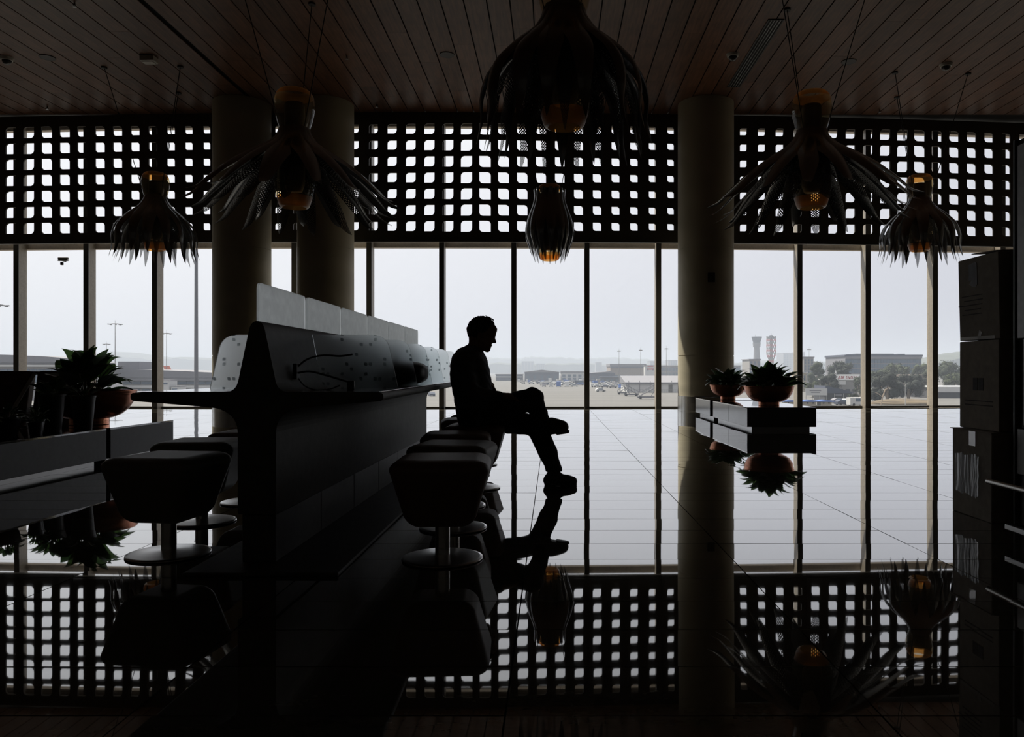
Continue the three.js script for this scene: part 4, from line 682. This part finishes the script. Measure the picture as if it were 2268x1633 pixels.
// far hills and city skyline
function ridge(label, d, prof, m = O.hill) {
  const pts = []; for (let i = 0; i < prof.length - 1; i++) for (let k = 0; k < 8; k++) { const t = k / 8, a = prof[i], b = prof[i + 1]; pts.push([a[0] + (b[0] - a[0]) * t, a[1] + (b[1] - a[1]) * t + (hash(i * 8 + k, d) - 0.5) * 3]); } pts.push(prof.at(-1));
  const s = new THREE.Shape(); s.moveTo(gx(pts[0][0], d), GY); for (const [px, py] of pts) s.lineTo(gx(px, d), yy(py, d)); s.lineTo(gx(pts.at(-1)[0], d), GY);
  const t = thing('hill_ridge', label, 'hill', [0, 0, -d], 0, 'hazy hills on the horizon'); part(t, 'slope', new THREE.ExtrudeGeometry(s, { depth: d * 0.05, bevelEnabled: true, bevelSize: d * 0.002, bevelThickness: d * 0.03, bevelSegments: 3 }), m);
}
ridge('hazy wooded ridge behind the left pier', 3400, [[150, 800], [210, 796], [262, 793], [300, 786], [325, 790], [350, 794], [375, 796], [420, 799], [460, 797], [520, 800], [600, 803]]);
ridge('pale hazy hill line behind the hangars in the middle', 4600, [[960, 806], [1050, 800], [1090, 797], [1160, 799], [1180, 795], [1240, 797], [1290, 800], [1340, 796], [1400, 800], [1480, 803], [1560, 805], [1640, 812]]);
ridge('low green hill behind the trees at far right', 1500, [[1980, 812], [2040, 800], [2080, 792], [2110, 785], [2150, 781], [2220, 782], [2330, 790]]);
ridge('hazy far tree line across the middle distance', 3000, [[940, 812], [1040, 810], [1120, 808], [1200, 810], [1290, 809], [1380, 812], [1470, 811], [1560, 812], [1660, 806], [1720, 800], [1790, 806], [1850, 806], [1900, 812]]);
for (const [p0, p1, py, d, label] of [[1155, 1182, 801, 2600, 'hazy block of flats left of centre on the horizon'], [1188, 1206, 806, 2500, 'short hazy block near the middle of the horizon'], [1320, 1333, 803, 2300, 'hazy narrow block above the middle hangars'], [1440, 1462, 800, 2000, 'pale distant block behind the red-lettered terminal'], [1480, 1500, 798, 1900, 'distant block directly left of the round column'], [1735, 1760, 782, 2200, 'hazy tower block behind the large right bowl'], [1768, 1783, 780, 2300, 'hazy block hidden partly by the window post']]) house('city_block', label, 'building', p0, p1, py, d, d * 0.03, { wall: O.roofG, win: [[4, 6, 0.3, 0.95, 0.6]], group: 'distant city blocks' });
// airliners parked behind the pier
function airliner(label, px, d, turn, fin, scale = 1) {
  const t = thing('airliner', label, 'airplane', [gx(px, d), GY, -d], turn, 'parked airliners'); t.scale.setScalar(scale);
  part(t, 'fuselage', mUV(new THREE.CapsuleGeometry(1.9, 30, 6, 16).rotateZ(Math.PI / 2)).translate(0, 4.4, 0), O.white);
  const f = new THREE.Shape([[-15.5, 5.6], [-11, 5.8], [-14.2, 11.6], [-17.2, 11.6]].map((q) => new THREE.Vector2(...q))); part(t, 'tail_fin', new THREE.ExtrudeGeometry(f, { depth: 0.4, bevelEnabled: false }).translate(0, 0, -0.2), fin);
  const w = new THREE.Shape([[4, 0], [-1, 0], [-7, 15], [-4.5, 15]].map((q) => new THREE.Vector2(...q))); for (const s of [-1, 1]) part(t, 'wing', new THREE.ExtrudeGeometry(w, { depth: 0.4, bevelEnabled: false }).rotateX(Math.PI / 2 * s).translate(0, 3.6, s * 1.2), O.white);
  const e = new THREE.Shape([[-13, 0], [-15.5, 0], [-17.5, 6], [-16, 6]].map((q) => new THREE.Vector2(...q))); for (const s of [-1, 1]) part(t, 'tailplane', new THREE.ExtrudeGeometry(e, { depth: 0.25, bevelEnabled: false }).rotateX(Math.PI / 2 * s).translate(0, 5.2, 0), O.white);
  for (const s of [-1, 1]) part(t, 'engine', cyl(1, 0.8, 3.4, 0, 0, 0, 14).rotateZ(-Math.PI / 2).translate(-1, 2.2, s * 5.4), O.roofG);
  for (const [x, z] of [[11, 0], [-1, 2.6], [-1, -2.6]]) part(t, 'wheel_leg', [bar(V(x, 3, z), V(x, 0.5, z), 0.15, 6), cyl(0.55, 0.55, 0.8, 0, 0, 0, 12).rotateX(Math.PI / 2).translate(x, 0.55, z - 0.4)], O.rubber);
}
airliner('white airliner with an orange-red tail fin behind the left pier', 435, 400, 0, O.orange); airliner('white airliner with a pale tail behind the left pier roof', 372, 455, 0.1, O.white); airliner('small white airliner with a blue tail before the brown terminal', 1430, 560, 3.0, O.blue, 0.5);
// hangars and terminals in the middle
house('hangar', 'long blue-grey hangar with a low gable in the middle distance', 'hangar', 1162, 1238, 825, 660, 40, { wall: O.roofB, gable: 2.2, roof: O.roofG, win: [[5, 1, 0.1, 0.7, 0.35]], group: 'hangars across the apron' });
house('hangar', 'low hangar with white stripe left of the long hangar', 'hangar', 1098, 1156, 830, 690, 30, { wall: O.roofB, rh: 0.6, bands: [[0.55, 0.7, O.white, 0.6]], group: 'hangars across the apron' });
house('hangar', 'white office hangar with square openings beside the window post', 'hangar', 1243, 1302, 826, 660, 40, { wall: O.white, rh: 1.2, win: [[5, 2, 0.08, 0.85, 0.6]], group: 'hangars across the apron' });
house('hangar', 'dark blue-roofed hangar right of the middle window post', 'hangar', 1306, 1362, 827, 650, 40, { wall: O.roofB, gable: 1.6, ridge: 0.3, roof: O.roofG, win: [[4, 1, 0.1, 0.6, 0.5]], group: 'hangars across the apron' });
house('hangar', 'dark low shed in front of the brown terminal', 'hangar', 1330, 1392, 836, 622, 16, { wall: O.dark, rh: 0.4, roof: O.roofB, win: [[6, 1, 0.1, 0.6, 0.5]], group: 'hangars across the apron' });
house('terminal_building', 'brown terminal block with dark roof band', 'building', 1352, 1430, 812, 720, 50, { wall: O.tan, rh: 2.5, roof: O.roofG, win: [[9, 1, 0.12, 0.4, 0.7]], bands: [[0.9, 1, O.roofB, 0.8]] });
{ const t = house('terminal_building', 'white terminal end block with two red sign lines', 'building', 1429, 1452, 810, 702, 12, { wall: O.white, rh: 0.4, win: [[2, 1, 0.66, 0.84, 0.3]] }); for (const y of [13.4, 10.6]) part(t, 'sign_line', box(5.4, 1.3, 0.2, 0, y, 0.15), O.red); }
house('terminal_building', 'long blue-glazed terminal beside the round column', 'building', 1458, 1640, 811, 730, 50, { wall: O.roofG, rh: 0.8, roof: O.white, win: [[24, 2, 0.25, 0.92, 0.85]] });
{ const t = house('cargo_shed', 'white cargo shed with ribbed wall and grey pitched roof', 'shed', 1388, 1640, 851, 315, 26, { wall: O.white, rh: 0.3, roof: O.roofG, win: [] }); const s = new THREE.Shape([[0, 0], [0, 0.4], [-24, 3], [-26, 3], [-26, 0]].map((q) => new THREE.Vector2(...q))); part(t, 'pitched_roof', new THREE.ExtrudeGeometry(s, { depth: 48, bevelEnabled: false }).rotateY(-Math.PI / 2).translate(24, yy(851, 315) - GY + 0.3, 0.6).scale(1, 1, 1), O.roofG); for (let i = 0; i < 11; i++) part(t, 'rib', box(0.18, 4.6, 0.2, -22.5 + i * 4.4, 2.6, 0.1), O.roofG); part(t, 'door', box(1.6, 3.2, 0.2, gx(1485, 315) - gx(1514, 315), 1.6, 0.12), O.dark); for (let i = 0; i < 60; i++) part(t, 'railing', box(0.07, 1.4, 0.07, -22 + i * 0.74, 0.7, 6), O.mast); part(t, 'rail', box(44, 0.08, 0.08, 0, 1.4, 6), O.mast); }
// vehicles
const carKinds = [];
{ const mk = (L, H, W, cab, hood) => { const s = new THREE.Shape(); s.moveTo(-L / 2, 0.35); s.lineTo(L / 2, 0.35); s.lineTo(L / 2, 0.85); s.lineTo(L / 2 - hood, 0.95); s.lineTo(L / 2 - hood - 0.5, H); s.lineTo(-L / 2 + cab, H); s.lineTo(-L / 2, cab ? 0.95 : H); s.lineTo(-L / 2, 0.35);
  const body = new THREE.ExtrudeGeometry(s, { depth: W, bevelEnabled: true, bevelSize: 0.06, bevelThickness: 0.06, bevelSegments: 1 }).translate(0, 0, -W / 2), glass = box(L * 0.45, (H - 0.95) * 0.7, W + 0.14, cab ? -0.1 : 0.1, 0.97 + (H - 0.95) * 0.45, 0), wheels = []; for (const sx of [-1, 1]) for (const sz of [-1, 1]) wheels.push(cyl(0.34, 0.34, 0.24, 0, 0, 0, 10).rotateX(Math.PI / 2).translate(sx * L * 0.31, 0.34, sz * W / 2 - 0.12)); return { body, glass, wheels: mergeGeometries(wheels.map(clean)) }; };
  carKinds.push(mk(4.2, 1.45, 1.7, 0.9, 1), mk(4.8, 2.1, 1.8, 0, 0.5), mk(7, 2.9, 2.3, 0, 0.3)); }
const paints = [O.white, O.white, O.concrete, O.roofG, O.blue, O.white, O.roofB];
function vehicle(k, px, py, turn, label, m, group) { const d = (EYE - GY) * F / (py - VY), t = thing(['car', 'van', 'truck'][k], label, 'vehicle', [gx(px, d), GY, -d], turn, group), c = carKinds[k]; part(t, 'body', c.body, m); part(t, 'windows', c.glass, O.glassB); part(t, 'wheels', c.wheels, O.rubber); }
for (const [py0, row] of [[846.4, 0], [848.4, 1], [850.8, 2], [853.6, 3], [857, 4]]) for (let px = 1150 + row * 5; px < 1388; px += 17) {
  const q = px + rr(-1, 1), py = py0 + (q > 1300 ? (q - 1300) * 0.05 : 0), k = rnd() < 0.5 ? 0 : rnd() < 0.75 ? 1 : 2, place = q < 1225 ? 'left of the gable' : q < 1298 ? 'before the hangars' : 'right of the post', m = paints[Math.floor(rnd() * 7)];
  if ((q > 1288 && q < 1312) || (row > 2 && q < 1190)) continue;
  vehicle(k, q, py, rr(-0.1, 0.1) + (k ? Math.PI / 2 : 0) + (rnd() < 0.5 ? Math.PI : 0), (m === O.white ? 'white' : m === O.blue ? 'blue' : 'grey') + ' ' + ['car', 'van', 'truck'][k] + ' ' + ['first', 'second', 'third', 'fourth', 'fifth', 'sixth', 'seventh', 'eighth', 'ninth', 'tenth', 'eleventh', 'twelfth', 'thirteenth', 'fourteenth', 'fifteenth'][Math.round((px - 1150 - row * 5) / 17)] + ' from left in ' + ['farthest', 'fourth', 'third', 'second', 'nearest'][row] + ' parking row ' + place, m, 'vehicles parked before the hangars');
}
vehicle(0, 1249, 853.5, 0.3, 'lone white car on the apron above the man\'s knee', O.white); vehicle(2, 1285, 853, 0.1, 'dark truck standing alone left of the middle window post', O.roofB); vehicle(0, 1330, 868, 0.2, 'low white cart by the boarding stairs', O.white); vehicle(1, 1318, 858, 0.1, 'white van nearest the middle window post on its right', O.white); vehicle(0, 956, 878, 1.9, 'dark tug seen between counter end and window post', O.roofB);
for (const [px, py, w, s, label] of [[1398, 878, 5, -1, 'yellowish boarding stairs left of the grey stairs'], [1436, 884, 7, 1, 'grey boarding stairs slanting up to the right'], [1378, 874, 3.4, 1, 'small boarding stairs beside the parked vehicles']]) {
  const d = (EYE - GY) * F / (py - VY), t = thing('boarding_stairs', label, 'stairs', [gx(px, d), GY, -d], 0, 'boarding stairs on the apron'), n = 9, rise = 3.8 * w / 7;
  for (let i = 0; i < n; i++) part(t, 'step', box(w / n * 0.9, 0.12, 1.6, s * (-w / 2 + (i + 0.5) * w / n), 0.8 + rise * i / n, 0), O.mast);
  for (const z of [-0.85, 0.85]) part(t, 'side_rail', [bar(V(-s * w / 2, 0.6, z), V(s * w / 2, 0.6 + rise, z), 0.12, 6), bar(V(-s * w / 2, 1.7, z), V(s * w / 2, 1.7 + rise, z), 0.07, 6), ...[0, 1, 2, 3, 4].map((q) => bar(V(s * (-w / 2 + q * w / 4), 0.6 + rise * q / 4, z), V(s * (-w / 2 + q * w / 4), 1.7 + rise * q / 4, z), 0.05, 5))], O.roofG);
  part(t, 'chassis', box(w, 0.45, 1.5, 0, 0.65, 0), O.roofG); part(t, 'prop', [bar(V(s * w * 0.35, 0.6, 0), V(s * w * 0.45, rise + 0.4, 0), 0.12), bar(V(s * w * 0.1, 0.6, 0), V(s * w * 0.35, rise * 0.8 + 0.4, 0), 0.1)], O.roofG); part(t, 'wheels', [-1, 1].flatMap((sx) => [-1, 1].map((z) => cyl(0.4, 0.4, 0.3, 0, 0, 0, 10).rotateX(Math.PI / 2).translate(sx * w * 0.36, 0.4, z * 0.7 - 0.15))), O.rubber);
}
// the two towers
{ const d = 1000, h = yy(746, d) - GY, t = thing('control_tower', 'smooth grey control tower with flared cab, left of the lattice tower', 'tower', [gx(1676, d), GY, -d]);
  part(t, 'shaft', lathe([[5.2, 0], [4.2, h * 0.5], [3.5, h - 14], [4.6, h - 13.5], [5, h - 8.5], [4.2, h - 8]].map((q) => q), 24), O.roofG); part(t, 'cab', lathe([[4.4, h - 8], [6.6, h - 1], [6.6, h], [0.001, h]], 24), O.roofB); part(t, 'balcony', cyl(5.2, 5.2, 0.6, 0, h - 8.6, 0, 24), O.roofG); part(t, 'antenna', bar(V(-2, h, 0), V(-2, h + 2.5, 0), 0.2), O.mast); }
{ const d = 900, h = yy(746, d) - GY, t = thing('lattice_tower', 'red and white latticed tower beside the control tower', 'tower', [gx(1708, d), GY, -d]);
  const R = (y) => y < h - 26 ? 2.6 : y < h - 22 ? 2.6 + (y - h + 26) * 0.7 : 5.2, rings = 15, cells = { a: [], b: [] };
  for (let j = 0; j < rings; j++) for (let i = 0; i < 12; i++) { const y0 = h - 46 + j * 3.1, y1 = y0 + 3.1, a0 = (i + (j % 2) * 0.5) / 12 * 6.2832, a1 = a0 + 3.1416 / 12, a2 = a0 - 3.1416 / 12, p = (a, y) => V(Math.cos(a) * R(y), y, Math.sin(a) * R(y)); cells[j % 2 ? 'a' : 'b'].push(bar(p(a0, y0), p(a1, y1), 0.33, 5), bar(p(a0, y0), p(a2, y1), 0.33, 5)); }
  part(t, 'red_lattice', cells.a, O.red); part(t, 'white_lattice', cells.b, O.concrete); part(t, 'shaft', cyl(1.6, 1.9, h, 0, 0, 0, 12), O.roofG); part(t, 'crown', [cyl(5.4, 5, 2.4, 0, h - 2.4, 0, 20), cyl(2, 2.4, 1.6, 0, h, 0, 12)], O.roofB); part(t, 'antenna', [bar(V(0, h + 1, 0), V(0, h + 4, 0), 0.2), bar(V(-2, h + 1.8, 0), V(2, h + 1.8, 0), 0.2)], O.mast); }
// right: trees and low buildings
const office = house('office_building', 'long grey glass office block above the right trees', 'building', 1872, 2041, 790, 420, 30, { wall: O.roofG, rh: 1, roof: O.roofB, win: [[26, 3, 0.45, 0.93, 0.9]], bands: [[0.93, 1, O.roofG, 0.6]] });
part(office, 'roof_storey', box(21.2, 2.2, 14, gx(1939, 426) - gx(1956.5, 420), yy(785.5, 426) - GY - 0.6, -14), O.roofB); part(office, 'roof_room', box(4, 2.2, 10, gx(2002, 426) - gx(1956.5, 420), yy(785.5, 426) - GY - 0.6, -14), O.roofB);
house('low_building', 'pink washed low building between the two right plants', 'building', 1644, 1662, 842, 330, 14, { wall: S({ color: new THREE.Color(0.5, 0.25, 0.24), roughness: 0.9 }), rh: 0.4, roof: O.white }); house('low_building', 'pale grey house with flat roof behind the large right plant', 'building', 1660, 1684, 797, 520, 20, { wall: O.concrete, rh: 0.5, win: [[3, 5, 0.3, 0.95, 0.5]] });
house('low_building', 'pale block of balconies left of the right trees', 'building', 1780, 1802, 792, 490, 16, { wall: O.concrete, rh: 0.5, win: [[3, 6, 0.3, 0.95, 0.5, O.glassB]] }); house('low_building', 'cream house at the left foot of the right trees', 'building', 1770, 1786, 826, 330, 10, { wall: O.cream, rh: 0.4, roof: O.white, win: [[2, 2, 0.2, 0.9, 0.4]] });
{ // long white building with a red name along its roof
  const d = 285, t = house('shop_building', 'white two-storey building with red lettering among the trees', 'building', 1840, 1900, 842, d, 12, { wall: O.concrete, rh: 0.4, roof: O.white, win: [[4, 1, 0.2, 0.42, 0.6, O.dark]] });
  const cv = document.createElement('canvas'); cv.width = 512; cv.height = 96; const c = cv.getContext('2d'); c.fillStyle = '#e9e7e4'; c.fillRect(0, 0, 512, 96); c.fillStyle = '#8c1f24'; c.font = 'bold 76px sans-serif'; c.textAlign = 'center'; c.textBaseline = 'middle'; c.setTransform(1.15, 0, -0.2, 1, -30, 0); c.fillText('AIR INDIA', 256, 52);
  const tx = new THREE.CanvasTexture(cv); tx.colorSpace = THREE.SRGBColorSpace; const g = new THREE.BoxGeometry(8.6, 1.9, 0.3); part(t, 'name_board', g.translate(gx(1876, d) - gx(1870, d), yy(836, d) - GY, 0.5), [O.white, O.white, O.white, O.white, S({ map: tx, roughness: 0.7 }), O.white], 'white board with red letters'); part(t, 'board_frame', box(10.2, 2.3, 0.3, gx(1874, d) - gx(1870, d), yy(836, d) - GY, 0.2), O.white); part(t, 'peak', new THREE.ConeGeometry(0.7, 2.2, 4).translate(gx(1851, d) - gx(1870, d), yy(825, d) - GY, 0), O.white); part(t, 'canopy', box(2.4, 1.5, 1, gx(1862, d) - gx(1870, d), yy(848, d) - GY, 1.2), O.white); }
{ const d = 225, t = thing('banner_screen', 'long white printed banner fence below the right trees', 'banner', [gx(1808, d), GY, -d]); part(t, 'sheet', mUV(new THREE.BoxGeometry(6.4, 2.1, 0.1, 20, 1, 1)).translate(0, yy(868, d) - GY, 0), O.white); for (let r = 0; r < 2; r++) part(t, 'print_line', box(3.4 - r * 0.8, 0.22, 0.02, -0.3, yy(865.5 + r * 4, d) - GY, 0.07), O.roofG); for (let i = 0; i < 4; i++) part(t, 'post', box(0.1, yy(860, d) - GY, 0.1, -3 + i * 2, (yy(860, d) - GY) / 2, -0.1), O.mast); }
{ const d = 228, t = house('dark_shed', 'dark open shed with a small pale sign below the trees', 'shed', 1828, 1886, 871, d, 10, { wall: O.dark, rh: 0.2, roof: O.roofB }); const s = new THREE.Shape([[-3.9, 0], [3.9, 0], [3.9, 0.4], [-3.9, 2.2]].map((q) => new THREE.Vector2(...q))); part(t, 'roof_slope', new THREE.ExtrudeGeometry(s, { depth: 10, bevelEnabled: false }).translate(0, yy(871, d) - GY, -9.8), O.roofB); part(t, 'sign', box(2, 0.55, 0.1, 0, yy(875, d) - GY, 0.25), O.roofG); for (const x of [-1.4, 1.3]) part(t, 'post', box(0.1, 2.2, 0.1, x, 1.1, 0.6), O.white); }
for (const [p0, p1, label] of [[1740, 1764, 'blue-roofed cream cabin left of the right window post'], [1783, 1807, 'blue-roofed cream cabin just right of the window post'], [1818, 1842, 'blue-roofed cream cabin, rightmost of the three']]) house('site_cabin', label, 'cabin', p0, p1, 890.5, 196, 3, { wall: O.cream, gable: 0.5, roof: O.blue, win: [[2, 1, 0.45, 1.0, 0.22, O.dark]], group: 'blue-roofed site cabins' });
house('low_building', 'long white flat-roofed shed beside the boxes at right', 'shed', 2057, 2300, 858, 250, 20, { wall: O.dark, rh: 0.2, roof: O.white, bands: [[0.55, 1, O.white, 0.8]] }); house('low_building', 'brown tiled roof among the right trees', 'building', 2018, 2062, 835, 318, 12, { wall: O.tan, rh: 1, roof: O.tan });
{ const t = thing('sand_mound', 'low sandy mound below the right trees', 'mound', [gx(2000, 205), GY, -205]); part(t, 'earth', new THREE.SphereGeometry(1, 32, 12, 0, 6.2832, 0, 1.5708).scale(9, 1.5, 5), O.sand); }
function tree(label, px, pt, pb, w, d, mi, kind = 0) { // crown of many leaf clumps on a trunk
  const top = yy(pt, d) - GY, bot = Math.max(0.4, yy(pb, d) - GY), W = w * d / F, t = thing('tree', label, 'tree', [gx(px, d), GY, -d], 0, 'trees beyond the apron'), pos = [], cy = (top + bot) / 2, ry = (top - bot) / 2, n = 4600, cl = [];
  for (let i = 0; i < 26; i++) { const a = rnd() * 6.2832, u = rr(-0.75, 0.85), q = Math.sqrt(1 - u * u) * rr(0.45, 0.95); cl.push([Math.cos(a) * q * W / 2 * 0.8, cy + u * ry * 0.85, Math.sin(a) * q * W / 2 * 0.8, rr(0.18, 0.32) * Math.min(W, 2 * ry) * 0.75]); }
  for (let i = 0; i < n; i++) { const c = cl[i % 26], a = rnd() * 6.2832, u = rr(-1, 1), q = Math.sqrt(1 - u * u), s = rr(0.15, 0.42) * Math.max(0.6, W / 10), e = c[3] * rr(0.75, 1.3), x = c[0] + Math.cos(a) * q * e, y = c[1] + u * e * 0.85, z = c[2] + Math.sin(a) * q * e; for (let k = 0; k < 3; k++) pos.push(x + rr(-1, 1) * s, y + rr(-1, 1) * s * 0.8, z + rr(-1, 1) * s); }
  const g = new THREE.BufferGeometry(); g.setAttribute('position', new THREE.Float32BufferAttribute(pos, 3)); g.computeVertexNormals(); const cores = cl.map((c) => new THREE.IcosahedronGeometry(c[3] * 0.74, 1).translate(c[0], c[1], c[2]));
  part(t, 'crown', [g, ...cores], O.trees[mi]); part(t, 'trunk', [cyl(0.12 * W / 6 + 0.1, 0.2 * W / 6 + 0.14, cy, 0, 0, 0, 8), bar(V(0, bot * 0.8, 0), V(W * 0.2, cy, 0), 0.1), bar(V(0, bot * 0.8, 0), V(-W * 0.22, cy, 0.3), 0.1)], O.bark);
}
for (const [px, pt, pb, w, d, mi, label] of [[1808, 798, 866, 44, 316, 1, 'feathery tree right of the first right window post'], [1838, 826, 872, 44, 262, 3, 'dark round tree beside the red-lettered building'], [1862, 800, 842, 62, 330, 0, 'broad dark tree above the red-lettered building'], [1800, 845, 874, 40, 258, 2, 'light green bushy tree above the banner'], [1905, 830, 880, 34, 265, 1, 'tree just left of the second right window post'], [1948, 812, 868, 50, 290, 1, 'green tree under the office block, left'], [1985, 806, 850, 70, 340, 2, 'pale green tree under the middle of the office block'], [1966, 824, 896, 72, 222, 3, 'large dark tree in the middle of the right window'], [2012, 828, 898, 74, 238, 3, 'large dark tree beside the pale bare trunk'], [2040, 806, 850, 44, 350, 2, 'light tree below the right end of the office block'], [2042, 836, 886, 30, 275, 3, 'slim dark tree by the brown tiled roof'], [2062, 812, 870, 44, 290, 1, 'tree half hidden by the third right window post'], [2104, 798, 850, 60, 320, 1, 'tall green tree next to the cardboard boxes'], [2110, 826, 862, 52, 275, 2, 'sunny yellow-green tree next to the cardboard boxes'], [1940, 858, 896, 34, 215, 3, 'low dark shrub tree at the foot of the second post'], [1722, 832, 862, 60, 300, 1, 'tree behind the large right plant'], [1648, 840, 862, 26, 380, 0, 'tree between the column and the large plant'], [1890, 872, 896, 28, 218, 1, 'small roadside tree right of the dark shed'], [2150, 810, 866, 60, 300, 1, 'tree hidden mostly behind the boxes']]) tree(label, px, pt, pb, w, d, mi);
for (const [px, py, k, m, label] of [[1858, 894, 0, 3, 'grey car parked before the dark shed'], [1880, 896, 0, 0, 'white car parked right of the dark shed'], [1868, 898, 0, 6, 'dark car in front of the dark shed'], [1898, 899, 1, 0, 'white van at the foot of the second right post']]) vehicle(k, px, py, 0.2, label, paints[m], 'cars parked by the shed');
{ const d = 198, t = thing('bare_trunk', 'pale forked bare trunk in front of the dark trees', 'tree', [gx(1952, d), GY, -d]); part(t, 'trunk', tube([V(0, 0, 0), V(0.2, 1.6, 0), V(1.1, 4.2, 0)], 0.16, 7), O.bark); part(t, 'branch', tube([V(0.4, 2, 0), V(-0.8, 3, 0), V(-1.6, 3.4, 0)], 0.1, 6), O.bark); part(t, 'branch', tube([V(0.9, 3.6, 0), V(1.6, 4.4, 0), V(2.3, 4.6, 0)], 0.08, 6), O.bark); }
{ const d = 198, t = thing('lamp_post', 'slim pale lamp post before the large dark trees', 'lamp post', [gx(2005, d), GY, -d]); part(t, 'pole', cyl(0.05, 0.08, yy(851, d) - GY, 0, 0, 0, 8), O.white); part(t, 'lamp_head', box(0.7, 0.14, 0.3, 0.25, yy(851, d) - GY, 0), O.white); }

// ---------------------------------------------------------------- shadows on, and draw
scene.traverse((o) => { if (o.isMesh) { o.castShadow = o.material !== M.glass; o.receiveShadow = true; } });
renderer.render(scene, camera);
